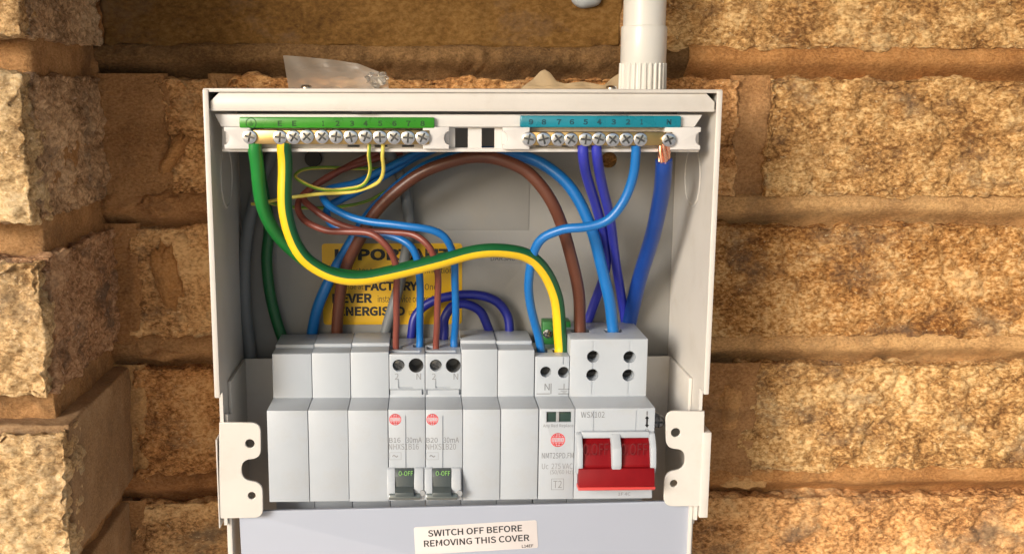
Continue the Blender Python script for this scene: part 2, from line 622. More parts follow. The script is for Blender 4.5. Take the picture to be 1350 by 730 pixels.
def stone_block(name, x0, x1, y0, y1, z0, z1, material, parent, res=0.8, rad=1.6, amp=1.0, mid=1.0, fine=1.0, seed=0, sides='flrtb', warp=2.2):
    """rounded, noise-broken block; only the faces named in sides are built (front, left, right, top, bottom)"""
    V = []; F = []
    lo = np.array([x0, y0, z0]); hi = np.array([x1, y1, z1])

    def grid(o, du, dv, nu, nv):
        base = sum(len(a) for a in V)
        u = np.linspace(0, 1, nu+1); v = np.linspace(0, 1, nv+1)
        U, W = np.meshgrid(u, v, indexing='ij')
        P = np.array(o)[None, :]+U.reshape(-1, 1)*np.array(du)[None, :]+W.reshape(-1, 1)*np.array(dv)[None, :]
        V.append(P)
        idx = base+np.arange((nu+1)*(nv+1)).reshape(nu+1, nv+1)
        F.append(np.stack([idx[:-1, :-1], idx[1:, :-1], idx[1:, 1:], idx[:-1, 1:]], -1).reshape(-1, 4))
    nx = max(4, int((x1-x0)/res)); ny = max(4, int((y1-y0)/res)); nz = max(4, int((z1-z0)/res))
    dx, dy, dz = (x1-x0, 0, 0), (0, y1-y0, 0), (0, 0, z1-z0)
    if 'f' in sides: grid((x0, y0, z0), dx, dz, nx, nz)
    if 'r' in sides: grid((x1, y0, z0), dy, dz, ny, nz)
    if 'l' in sides: grid((x0, y1, z0), (0, y0-y1, 0), dz, ny, nz)
    if 't' in sides: grid((x0, y0, z1), dx, dy, nx, ny)
    if 'b' in sides: grid((x0, y1, z0), dx, (0, y0-y1, 0), nx, ny)
    P = np.concatenate(V); Q = np.concatenate(F)
    ilo = lo+rad; ihi = hi-rad
    ihi[1] = hi[1]+50                           # no rounding at the back
    q = np.clip(P, np.minimum(ilo, ihi), np.maximum(ilo, ihi))
    n = P-q
    ln = np.linalg.norm(n, axis=1, keepdims=True)
    n = n/np.maximum(ln, 1e-6)
    P2 = q+n*np.minimum(ln, rad)
    A = P2*np.array([0.72, 1, 1.1])
    h = amp*fbm(P2, 30, 3, seed)+mid*3.0*chips(A, 14.0, seed+50, 0.9, 0.8)+fine*2.4*chips(A, 5.2, seed+90, 1.1, 1.5)+fine*1.1*chips(A, 2.6, seed+120, 1.0, 1.2)-3.0*mid*np.clip(fbm(A, 9, 3, seed+70)-0.75, 0, 1)-1.2*mid
    # broken outline
    w = warp*fbm(P2, 15, 3, seed+140)
    edge = np.where((np.abs(n[:, 0])+np.abs(n[:, 2])) > 0.25, 1.0, 0.0)
    P2 = P2+n*(h+w*edge*0.6)[:, None]
    return raw(name, P2, Q.tolist(), material, parent)


def sheet(name, fn, u0, u1, v0, v1, res, material, parent):
    nu = max(2, int((u1-u0)/res)); nv = max(2, int((v1-v0)/res))
    U, W = np.meshgrid(np.linspace(u0, u1, nu+1), np.linspace(v0, v1, nv+1), indexing='ij')
    P = fn(U.ravel(), W.ravel())
    idx = np.arange((nu+1)*(nv+1)).reshape(nu+1, nv+1)
    F = np.stack([idx[:-1, :-1], idx[1:, :-1], idx[1:, 1:], idx[:-1, 1:]], -1).reshape(-1, 4)
    return raw(name, P, F.tolist(), material, parent)


# ================================================================== the place around: ground in front, porch ceiling above
bm = bmesh.new()
add_box(bm, -60000, 60000, -60000, 400, -1260, -1250)
g = finish('ground', bm, 'paving')
g['kind'] = 'structure'

bm = bmesh.new()
add_box(bm, -6000, 6000, -820, 400, 620, 660)
g = finish('porch_ceiling', bm, 'soffit_board')
g['kind'] = 'structure'
bm = bmesh.new()
add_box(bm, -6000, 6000, 110, 300, -1250, 620)
g = finish('wall_core', bm, 'mortar')
g['kind'] = 'structure'

# ================================================================== stone wall behind
WF = 70.5                                        # face of the stones
JZ = [276, 201, 126, 52, -22, -97, -172]               # middles of the bed joints
wall = thing('stone_wall', 'golden brown rough stone brick wall behind the open electrical enclosure', 'wall', (150, WF, -100))


def course(i):
    return JZ[i+1]+6.6, JZ[i]-6.6


def wall_stone(i, x0, x1, material='stone_gold', y=0.0, seed=0, **k):
    z0, z1 = course(i)
    stone_block('stone', x0, x1, WF+y, WF+y+24, z0, z1, material, wall, seed=seed, sides='flrtb', **k)


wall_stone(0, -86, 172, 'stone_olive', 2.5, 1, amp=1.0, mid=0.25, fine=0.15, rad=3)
wall_stone(0, 182, 440, 'stone_gold', 0.5, 2)
wall_stone(1, -64, -30, 'stone_brown', 1.5, 3, amp=3.0, mid=1.6)
wall_stone(1, -26, 232, 'stone_brown', 0.8, 4, res=1.4)
wall_stone(1, 246, 440, 'stone_gold', 0.0, 5)
wall_stone(2, -80, 168, 'stone_brown', 1.5, 6, amp=2.6, res=1.4)
wall_stone(2, 178, 440, 'stone_gold', 0.5, 7)
wall_stone(3, -80, 226, 'stone_brown', 1.5, 8, amp=2.6, res=1.4)
wall_stone(3, 238, 440, 'stone_gold', 0.3, 9)
wall_stone(4, -84, 168, 'stone_brown', 1.5, 10, amp=2.4, res=1.4)
wall_stone(4, 178, 440, 'stone_brown', 0.5, 11)
wall_stone(5, -80, 226, 'stone_brown', 1.0, 12, res=2.2)
wall_stone(5, 238, 440, 'stone_gold', 0.5, 13, res=2.2)


def bed(zc, x0, x1, material, seed, half=11.5, depth=11, rough=0.5):
    def fn(u, v):
        P = np.stack([u, np.full_like(u, 70.0), zc+v], 1)
        t = v/half
        # beaded joint: nearly flush with the upper stone, undercut towards the lower one
        prof = np.interp(t, [-1, -0.7, -0.45, -0.2, 0.0, 0.15, 0.35, 0.6, 0.75, 0.88, 1.0], [1.35, 1.15, 0.9, 0.52, 0.2, 0.05, 0.0, 0.06, 0.16, 0.5, 1.3])
        wob = fbm(P, 38, 2, seed)*0.8+fbm(P, 9, 3, seed+5)*0.45*(0.5+rough)+fbm(P, 2.4, 2, seed+9)*0.22*(0.6+0.7*rough)-np.clip(chips(P, 16, seed+60)-0.1, 0, None)*2.2*(0.3+rough)*np.clip(1.3-np.abs(t)*1.5, 0, 1)
        crumb = np.clip(fbm(P, 11, 4, seed+21)-0.7, 0, None)*2.0*rough*np.clip(1.2-np.abs(t)*1.4, 0, 1)
        return np.stack([u, WF+1.0+prof*depth+wob-crumb, zc+v+fbm(P, 30, 2, seed+31)*0.8], 1)
    sheet('mortar_joint', fn, x0, x1, -half, half, 1.1, material, wall)


for k, zc in enumerate(JZ):
    bed(zc, 205, 440, 'mortar', 30+k, rough=0.5)
    bed(zc, -96, 205, 'mortar_shaded' if k == 1 else 'mortar_dark', 60+k, rough=2.0, depth=11 if k == 1 else 9)


def perp(i, x0, x1, material, seed, y=3.0):
    z0, z1 = course(i)

    def fn(u, v):
        P = np.stack([u, np.full_like(u, 70.0), v], 1)
        t = (u-(x0+x1)/2)/((x1-x0)/2)
        return np.stack([u+fbm(P, 20, 2, seed+3)*1.0, WF+y+1.0-0.8*t*t+4.0*np.abs(t)**9+fbm(P, 22, 4, seed)*1.5+fbm(P, 6, 3, seed+7)*0.6-np.clip(chips(P, 14, seed+40), 0, None)*3.0, v], 1)
    sheet('mortar_joint', fn, x0, x1, z0-1, z1+1, 1.1, material, wall)


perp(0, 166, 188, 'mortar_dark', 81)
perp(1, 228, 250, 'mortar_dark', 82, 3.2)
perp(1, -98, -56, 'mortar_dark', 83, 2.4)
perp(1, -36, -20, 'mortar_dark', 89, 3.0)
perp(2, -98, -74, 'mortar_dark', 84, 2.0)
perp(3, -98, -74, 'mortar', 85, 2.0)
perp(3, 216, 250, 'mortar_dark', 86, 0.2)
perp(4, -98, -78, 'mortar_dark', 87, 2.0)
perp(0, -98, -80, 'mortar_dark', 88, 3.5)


def smear(px, py, w, h, material, seed, lift=2.2, rot=0.0):
    cx, _, cz = at(px, py, WF)
    n = 36
    V = []; F = []
    for i in range(n+1):
        for j in range(48):
            a = 2*math.pi*j/48
            V.append((i/n*math.cos(a), i/n*math.sin(a), i/n))
    V = np.array(V)
    d = np.stack([V[:, 0]*1.3, V[:, 1]*1.3, np.full(len(V), seed*3.1)], 1)
    rr = 1+0.28*fbm(d, 0.7, 3, seed)
    X = V[:, 0]*w*rr; Z = V[:, 1]*h*rr
    c, s = math.cos(rot), math.sin(rot)
    X, Z = X*c-Z*s, X*s+Z*c
    P = np.stack([cx+X, np.full(len(V), WF), cz+Z], 1)
    Y = WF+1.6-(lift+1.4)*np.clip(1-V[:, 2]**2, 0, 1)+fbm(P, 9, 4, seed+4)*0.8+fbm(P, 2.5, 2, seed+8)*0.25+2.0*V[:, 2]**6
    P[:, 1] = Y
    for i in range(n):
        for j in range(48):
            F.append((i*48+j, i*48+(j+1) % 48, (i+1)*48+(j+1) % 48, (i+1)*48+j))
    raw('mortar_smear', P, F, material, wall)


smear(218, 362, 7, 17, 'mortar', 201, 2.4, 0.2)
smear(226, 205, 4, 14, 'mortar', 202, 3.2, -0.55)
smear(206, 268, 12, 5, 'mortar_dark', 203, 2.0, 0.2)
smear(216, 468, 12, 4, 'mortar_dark', 205, 2.0, 0.1)
smear(965, 535, 9, 17, 'mortar', 207, 2.0, 0.0)
smear(990, 632, 16, 6, 'mortar', 209, -1.5, 0.05)

# ------------------------------------------------------------------ pier standing forward on the left
pier = thing('stone_pier', 'projecting corner of pale stone bricks at the left edge of the picture', 'pier', (-190, -30, -100))
PX = [-86, -87, -85, -82, -86]
for i in range(5):
    z0, z1 = course(i)
    mt = ['stone_return', 'stone_return', 'stone_return', 'stone_drab', 'stone_drab'][i]
    fr = dict(amp=0.9, mid=0.8, fine=0.9) if i < 3 else dict(amp=0.5, mid=0.1, fine=0.12)
    # header brick that shows its side, and the stretcher's pale broken face in front of it
    stone_block('stone', -190, PX[i], -22, 86, z0, z1, mt, pier, seed=300+i, sides='frtb', rad=1.2, warp=1.0, **fr)
    stone_block('stone', -300, PX[i]-1.5+(2.5 if i > 2 else 0), -32, -8, z0+0.5, z1-0.5, 'stone_pale', pier, seed=320+i, sides='frtb', rad=1.4, amp=1.2, mid=1.1, fine=1.0, warp=3.0)


def pier_mortar(u, v):
    # u runs round the corner: 0..90 along the return from the wall, then along the front
    x = np.where(u < 84, -91.5, -91.5-(u-84)); y = np.where(u < 84, 72-u, -12.0)
    P = np.stack([x, y, v], 1)
    n = fbm(P, 26, 3, 400)*1.5+fbm(P, 6, 3, 410)*1.0+fbm(P, 2.5, 2, 420)*0.4
    return np.stack([x+np.where(u < 84, n*0.7+0.5, 0), y-np.where(u < 84, 0, n), v], 1)


sheet('mortar', pier_mortar, -15, 300, -110, 290, 1.6, 'mortar_dark', pier)

# ================================================================== enclosure
XL, XR, ZT, YB = -21.9, 200.0, 188.4, 65.0
enc = thing('electrical_enclosure', 'open white metal consumer unit enclosure screwed to the stone wall', 'enclosure', (89, 66.5, -70))

# back panel with two cable holes
hl = at(413, 209, YB); hr = at(803, 211, YB)
bm = plate([[(XL+1.6, -70), (XR-1.6, -70), (XR-1.6, ZT-1.6), (XL+1.6, ZT-1.6)],
            circle(hl[0], hl[2], 4.3), circle(hr[0], hr[2], 4.0)], YB, YB+1.4, 0.1)
back = finish('back_panel', bm, 'shaded_metal', enc)
a = at(545, 204, YB); b = at(697, 303, YB)
bm = bmesh.new()
add_box(bm, a[0], b[0], YB-0.35, YB+0.3, b[2], a[2]+20, 0.15)
finish('knockout', bm, 'shaded_metal', back)
bm = lathe([(4.1, 0), (4.1, 3.2), (3.4, 3.8)], 'y', (hl[0], YB-2.6, hl[2]), 24)
finish('plug', bm, 'black_plastic', back)
# top panel with its folded lip
box('top_panel', (XL, XR, -8, YB+1.4, ZT-1.6, ZT), 'white_metal', enc, 0.35)
z0 = at(600, 147, -6)[2]
lip = plate([[(XL+2.6, z0), (XR-2.6, z0), (XR-2.6, ZT-5.4), (XR-6.4, ZT-1.62), (XL+6.6, ZT-1.62), (XL+2.6, ZT-5.4)]], -6.6, -5.0, 0.35)
finish('lip', lip, 'white_metal', enc)
for px in (478, 811):
    box_px('slot', px-13, px+12, 146.2, 149, -6.2, -5.2, 'black_plastic', enc, 0.05)
# folded return behind the lip
box('channel_floor', (XL+1.7, XR-1.7, -4.95, 16, z0+0.1, z0+1.1), 'white_metal', enc, 0.1)
box('channel_back', (XL+1.7, XR-1.7, 16.05, 17.2, z0+0.1, ZT-1.65), 'white_metal', enc, 0.1)
# side panels: deep upper part, shallower lower part
zs = at(283, 524, -8)[2]
zl = at(290, 692, 1)[2]
for sgn, X0 in ((1, XL), (-1, XR)):
    xa, xb = sorted((X0, X0+sgn*1.6))
    prof = [(-8, zs), (-8, ZT-1.7), (YB, ZT-1.7), (YB, -70), (8, -70), (8, zl), (1.2, zl), (1.2, zs)]
    bm = prism_x(prof, xa, xb, 0.0)
    sp = finish('side_panel', bm, 'white_metal', enc)
    # rolled front rim
    xr0, xr1 = sorted((X0-sgn*0.15, X0+sgn*2.3))
    box('front_rim', (xr0, xr1, -8.6, -7.2, zs, ZT-0.4), 'white_metal', sp, 0.4)
    # round knockout pressed into the side
    ring = bmesh.new()
    yc, zc, R = 30, 148, 14
    n = 48
    vs_ = []
    for i in range(n):
        aa = 2*math.pi*i/n
        row = []
        for (dr, dx) in ((-0.7, 1.62), (-0.3, 2.0), (0.3, 2.0), (0.7, 1.62)):
            row.append(ring.verts.new((X0+sgn*dx, yc+(R+dr)*math.cos(aa), zc+(R+dr)*math.sin(aa))))
        vs_.append(row)
    for i in range(n):
        A, B = vs_[i], vs_[(i+1) % n]
        for j in range(3):
            ring.faces.new((A[j], A[j+1], B[j+1], B[j]))
    finish('knockout', ring, 'white_metal', sp)
# chassis: front-facing plate with side wings
zc_ = 54.0
chas = box('chassis', (XL+2.4, XR-2.0, 55.2, 56.4, -60, zc_), 'white_metal', enc, 0.25)
for x0, x1 in ((XL+1.8, XL+3.2), (XR-3.2, XR-1.8)):
    bm = prism_x([(14, zc_), (55, zc_), (55, -60), (3, -60), (3, at(900, 541, 3)[2]), (14, at(900, 541, 14)[2])], x0, x1, 0.1)
    finish('wing', bm, 'white_metal', chas)
box('din_rail', (2, 177, 52.5, 54.2, 4, 39), 'steel', enc, 0.3)
# captive screw beside the isolator
sx = at(868, 556, 4)
bm = lathe([(2.4, -0.2), (3.1, 0.3), (3.3, 2.4), (3.0, 3.2), (1.6, 3.2), (1.6, 50)], 'y', (sx[0], 4, sx[2]), 20)
scr = finish('captive_screw', bm, 'dark_steel', enc)
bm1 = bmesh.new(); add_box(bm1, sx[0]-2.6, sx[0]+2.6, 2, 5.4, sx[2]-.5, sx[2]+.5)
bm2 = bmesh.new(); add_box(bm2, sx[0]-.5, sx[0]+.5, 2, 5.3, sx[2]-2.6, sx[2]+2.6)
cut(scr, [bm1, bm2])


# mounting lugs
def px2(pts, Y):
    return [(at(x, y, Y)[0], at(x, y, Y)[2]) for x, y in pts]


def lug(outline, rad, holes, strip, tab):
    lp = rounded(px2(outline, 0), rad, 7)
    hs = []
    for hx, hy, hr_ in holes:
        c = at(hx, hy, 0)
        hs.append(circle(c[0], c[2], hr_/2.95))
    o = finish('mounting_lug', plate([lp]+hs, 0.0, 1.5, 0.3), 'white_metal', enc, smooth=None)
    box_px('outer_strip', *strip, -0.5, 12, 'white_metal', enc, 0.3)
    box_px('tab', *tab, 6, 7.6, 'white_metal', enc, 0.4)


lug([(289, 557), (343.5, 557), (344, 604), (318.5, 606), (318.5, 632), (346, 636), (347, 682), (289, 683)],
    [0, 4.5, 4.5, 4.6, 4.6, 4.5, 4.5, 0], [(329.5, 584.5, 6.2), (332, 653, 5.2)], (284, 290.5, 579, 696), (302.5, 307, 684, 705))
lug([(929, 541.5), (877.5, 541.5), (878.5, 591), (903, 592), (903, 618), (876.5, 622), (875, 667), (926, 667)],
    [0, 4.5, 4.5, 4.6, 4.6, 4.5, 4.5, 0], [(891, 570, 6.4), (888.5, 637, 5.2)], (927, 933, 570, 682), (911, 915.5, 668, 690))

# yellow warning sticker on the back panel
YS = YB-0.25
a = at(424, 321, YS); b = at(609, 427, YS)
st = finish('warning_sticker', plate([rounded([(a[0], b[2]), (b[0], b[2]), (b[0], a[2]), (a[0], a[2])], 2.0)], YS, YB-0.02, 0.03), 'sticker_yellow', enc)
st['label'] = 'yellow warning sticker with black capitals'
YT = YS
text_px('IMPORTANT', 441, 596, 328, 343, YT, 'ink', st, bold=0.018)
text_px('Conductor terminals and connection', 440, 597, 352, 360, YT, 'ink', st)
text_px('made at', 450, 479, 374, 381, YT, 'ink', st)
text_px('FACTORY', 481, 551, 371, 383, YT, 'ink', st, bold=0.018)
text_px('One', 560, 576, 374, 382, YT, 'ink', st)
text_px('NEVER', 438, 491, 387, 399, YT, 'ink', st, bold=0.018)
text_px('install device or circuit', 498, 574, 389, 398, YT, 'ink', st)
text_px('ENERGISED', 446, 534, 404, 416, YT, 'ink', st, bold=0.018)
text_px('unit', 539, 552, 407, 415, YT, 'ink', st)
# small clear rating label
a = at(640, 333, YS); b = at(688, 347, YS)
rl = finish('rating_label', plate([[(a[0], b[2]), (b[0], b[2]), (b[0], a[2]), (a[0], a[2])]], YS, YB-0.02, 0.03), 'shaded_metal', enc)
text_px('DARSAC', 647, 679, 337.5, 343.5, YS, 'ink', rl)

# terminal carrier under the lip
car_prof_y = 1.5
carrier = thing('terminal_carrier', 'pale terminal carrier rail running under the top of the enclosure', 'terminal rail', (89, 10, 160))
z151, z167 = at(600, 151, -2.5)[2], at(600, 167.5, -2.5)[2]
xa = at(283, 160, -2.5)[0]; xb = at(926, 160, -2.5)[0]
bm = plate([[(xa, z151), (xa+2.6, z167), (xb-3.4, z167), (xb, z151)]], -2.5, 4, 0.4)
finish('top_rail', bm, 'carrier', carrier)
loops = [px2([(293, 167), (921, 167), (921, 199), (293, 199)], 1.5)]
for x0, x1 in ((600, 617), (635, 652)):
    loops.append(px2([(x0, 169), (x1, 169), (x1, 195), (x0, 195)], 1.5))
for x0, x1 in ((458, 474), (494, 511), (530, 546), (706, 722), (741, 756)):
    loops.append(px2([(x0, 191), (x1, 191), (x1, 194), (x0, 194)], 1.5))
finish('face_plate', plate(loops, 1.5, 3.0, 0.1), 'carrier', carrier)
za, zb = at(600, 196, -1.0)[2], at(600, 200.5, -1.0)[2]
box('bottom_flange', (at(293, 198, 0)[0], at(921, 198, 0)[0], -0.6, 3.0, zb, za), 'carrier', carrier, 0.3)

# ------------------------------------------------------------------ terminal bars
def screw_proto():
    bm = lathe([(2.5, 3.0), (2.55, 0.45), (2.42, 0.12), (2.1, 0.0), (1.2, -0.08)], 'y', (0, 0, 0), 28)
    base = thing('tmp_base', 'x', 'x', (0, 0, 0))
    o = finish('tmp_screw', bm, 'steel', base)
    c = []
    for (wx, wz) in ((1.8, 0.34), (0.34, 1.8)):
        t = bmesh.new(); add_box(t, -wx, wx, -1, 0.85, -wz, wz); c.append(t)
    cut(o, c)
    me = o.data
    me.materials.append(MAT['dark_steel'])
    for p in me.polygons:
        if p.center.y > 0.0001 and math.hypot(p.center.x, p.center.z) < 0.0019:
            p.material_index = 1  # cross-slot faces take a darker steel as painted recess shade
    bpy.data.objects.remove(o)
    bpy.data.objects.remove(base)
    return me


SCREW = screw_proto()
DSCREW = SCREW.copy()
DSCREW.materials[0] = MAT['dark_steel']


def add_screw(px, py, Y, parent, ang, s=1.0, name='screw'):
    p = at(px, py, Y)
    o = bpy.data.objects.new(name, SCREW)
    COL.objects.link(o)
    o.parent = parent
    ORG[o] = ORG[parent]
    base = ORG[parent]
    o.location = [(p[i]-base[i])*S for i in range(3)]
    o.rotation_euler = (0, ang, 0)
    o.scale = (s, s, s)
    return o


def terminal_bar(label, bar_px, clips, screws, sy, strip, strip_mat, mark_mat, marks, my):
    x0, x1, y0, y1 = bar_px
    base = at((x0+x1)/2, y1, -3)
    t = thing('terminal_bar', label, 'terminal bar', base, None)
    br = box_px('brass_bar', x0, x1, y0, y1, -5.2, 1.3, 'brass', t, 0.35)
    for cx0, cx1, cy0, cy1, side in clips:
        a = at(cx0, cy0, -4.6); b = at(cx1, cy1, -4.6)
        zc = (a[2]+b[2])/2
        R = 2.9
        if side < 0:
            arc = [(a[0]+R*0.75*math.cos(q), zc+R*math.sin(q)) for q in np.linspace(math.pi/2, -math.pi/2, 12)]
            lp = [(b[0], b[2]), (b[0], a[2]), (a[0], a[2])]+arc+[(a[0], b[2])]
        else:
            arc = [(b[0]-R*0.75*math.cos(q), zc+R*math.sin(q)) for q in np.linspace(-math.pi/2, math.pi/2, 12)]
            lp = [(a[0], b[2]), (b[0], b[2])]+arc+[(b[0], a[2]), (a[0], a[2])]
        finish('clip', plate([lp], -4.6, 1.4, 0.25), 'clip', t)
        # pale plug seen in the half-round notch
        xx = a[0] if side < 0 else b[0]
        bm = bmesh.new(); add_box(bm, min(xx, xx-side*2.4), max(xx, xx-side*2.4), -1.2, 1.4, zc-2.8, zc+2.8, 0.2)
        finish('clip_pin', bm, 'clip', t)
    for i, px in enumerate(screws):
        add_screw(px, sy+random.uniform(-.8, .8), -6.4, t, random.uniform(0, 1.6), 1.22)
    sx0, sx1, sy0, sy1 = strip
    sa = at(sx0, sy0, -5.0); sb = at(sx1, sy1, -5.0)
    sp = box('label_strip', (sa[0], sb[0], -5.0, -2.0, sb[2], sa[2]), strip_mat, t, 0.7)
    for s, px in marks:
        w = 1.4 if s == '1' else 3.0
        if s == 'earth':
            c = at(px, my, -5.0)
            bm = bmesh.new()
            n = 28
            for i in range(n):
                q0, q1 = 2*math.pi*i/n, 2*math.pi*(i+1)/n
                vv = [bm.verts.new((c[0]+r*math.cos(q), -5.06, c[2]+r*math.sin(q))) for r, q in ((2.0, q0), (2.3, q0), (2.3, q1), (2.0, q1))]
                bm.faces.new(vv)
            for dz, hw, hh in ((-.1, 1.2, .12), (-.6, .8, .12), (-1.1, .4, .12), (.6, .12, .7)):
                bm.faces.new([bm.verts.new((c[0]+sx_*hw, -5.06, c[2]+dz+sz_*hh)) for sx_, sz_ in ((-1, -1), (1, -1), (1, 1), (-1, 1))])
            finish('earth_mark', bm, mark_mat, sp, smooth=None)
            continue
        text_px(s, px-w, px+w, my-3.2, my+4.0, -5.0, mark_mat, sp, bold=0.015)
    # thin wall of the slot behind the strip, seen as dark line under it
    return t


bar_e = terminal_bar('brass earth terminal bar with green numbered strip and twelve screws', (331, 566, 171.5, 190.5),
             [(295, 331, 167.5, 196.5, -1), (557.5, 592, 167.5, 196.5, 1)],
             [329, 369, 387, 404.5, 424.5, 443, 462.5, 482, 501, 519.5, 538, 557], 181,
             (315, 573, 154.5, 169.5), 'green_strip', 'green_mark',
             [('earth', 331), ('E', 369), ('E', 388), ('1', 426), ('2', 445), ('3', 464), ('4', 482), ('5', 501), ('6', 520), ('7', 538.5), ('8', 557)], 162.5)
bar_n = terminal_bar('brass neutral terminal bar with teal numbered strip and ten screws', (697, 886, 174, 192),
             [(663, 698, 168, 197, -1), (877, 923, 168, 197.5, 1)],
             [697.5, 717, 736, 753, 772.5, 790, 808, 826, 844.5, 882], 184,
             (686, 898, 152.5, 168.5), 'teal_strip', 'teal_mark',
             [('9', 700), ('8', 717), ('7', 737), ('6', 754), ('5', 772), ('4', 790), ('3', 809), ('2', 828), ('1', 846), ('N', 882)], 160.5)

# ================================================================== modules on the rail
ZF = 43.9       # top of the 45 mm front
YS2 = 21.3      # depth of the shoulders


def module_profile(ztop, step=True, yback=56.0, ys=YS2, face=0.0):
    p = [(face, 0.0), (face, ZF), (ys, ZF-0.4), (ys, ztop)]
    if step:
        p += [(ys+12.5, ztop-0.2), (ys+12.5, ztop+1.4), (yback, ztop+1.4)]
    else:
        p += [(yback, ztop)]
    p += [(yback, -24), (ys, -24), (ys, 0.0)]
    return p


def module_base(name, label, cat, px0, px1, ztop, group=None, **k):
    k.setdefault('face', 0.0)
    x0 = at(px0, 600, 0)[0]+0.13; x1 = at(px1, 600, 0)[0]-0.13
    t = thing(name, label, cat, ((x0+x1)/2, 52, 0), group)
    body = finish('body', prism_x(module_profile(ztop, **k), x0, x1, 0.28), 'module', t)
    return t, body, x0, x1


GB = 'blank modules on the rail'
for px0, px1, zt, lab in ((353, 407, 65.2, 'leftmost white blank module at the left end of the row'),
                          (407, 459.5, 65.2, 'white blank module second from the left end of the row'),
                          (459.5, 512, 65.4, 'white blank module just left of the first breaker'),
                          (610, 659.5, 66.6, 'white blank module just right of the second breaker'),
                          (659.5, 709.5, 66.6, 'white blank module just left of the surge protector')):
    module_base('blank_module', lab, 'blank module', px0, px1, zt+random.uniform(-.35, .35), GB, face=random.uniform(-0.5, 0.5), ys=YS2+random.uniform(-.4, .4))


def ring_mark(c, r0, r1, Y, material, parent, name, n=28):
    bm = bmesh.new()
    for i in range(n):
        q0, q1 = 2*math.pi*i/n, 2*math.pi*(i+1)/n
        bm.faces.new([bm.verts.new((c[0]+r*math.cos(q), Y-0.06, c[2]+r*math.sin(q))) for r, q in ((r0, q0), (r1, q0), (r1, q1), (r0, q1))])
    return bm


def logo(px, py, r, Y, parent, word):
    """red globe mark: ring, meridians, parallels and a word across the middle"""
    c = at(px, py, Y)
    bm = ring_mark(c, r*0.88, r, Y, 'ink_red', parent, 'logo')

    def quad(pts):
        bm.faces.new([bm.verts.new((c[0]+p[0], Y-0.06, c[2]+p[1])) for p in pts])
    hw = 0.07*r
    for z in (0.62, 0.38, -0.38, -0.62):
        L = math.sqrt(1-z*z)*0.9*r
        quad([(-L, z*r-hw), (L, z*r-hw), (L, z*r+hw), (-L, z*r+hw)])
    for x in (-0.5, 0.0, 0.5):
        for s in (1, -1):
            for k in range(5):
                z0_, z1_ = s*(0.36+0.6*k/5)*r, s*(0.36+0.6*(k+1)/5)*r
                xx0 = x*r*math.sqrt(max(0, 1-(z0_/r)**2)); xx1 = x*r*math.sqrt(max(0, 1-(z1_/r)**2))
                quad([(xx0-hw, z0_), (xx0+hw, z0_), (xx1+hw, z1_), (xx1-hw, z1_)])
    lg = finish('logo', bm, 'ink_red', parent, smooth=None)
    lg['label'] = 'red globe emblem'
    text(word, c[0]-0.80*r, c[0]+0.80*r, c[2]-0.24*r, c[2]+0.24*r, Y, 'ink_red', lg)
    return lg


def frame_mark(px0, px1, py0, py1, Y, w, material, parent, name='printed_box'):
    a = at(px0, py0, Y); b = at(px1, py1, Y)
    bm = bmesh.new()
    for (x0, x1, z0, z1) in ((a[0], b[0], a[2]-w, a[2]), (a[0], b[0], b[2], b[2]+w), (a[0], a[0]+w, b[2]+w, a[2]-w), (b[0]-w, b[0], b[2]+w, a[2]-w)):
        bm.faces.new([bm.verts.new((x, Y-0.06, z)) for x, z in ((x0, z0), (x1, z0), (x1, z1), (x0, z1))])
    return finish(name, bm, material, parent, smooth=None)


def line_mark(px0, px1, py0, py1, Y, material, parent, name='printed_line'):
    a = at(px0, py0, Y); b = at(px1, py1, Y)
    bm = bmesh.new()
    bm.faces.new([bm.verts.new((x, Y-0.05, z)) for x, z in ((a[0], b[2]), (b[0], b[2]), (b[0], a[2]), (a[0], a[2]))])
    return finish(name, bm, material, parent, smooth=None)


def bbox_cut(px0, px1, py0, py1, Y, depth, up=0.6):
    a = at(px0, py0, Y); b = at(px1, py1, Y)
    t = bmesh.new()
    add_box(t, a[0], b[0], Y-up, Y+depth, b[2], a[2])
    return t


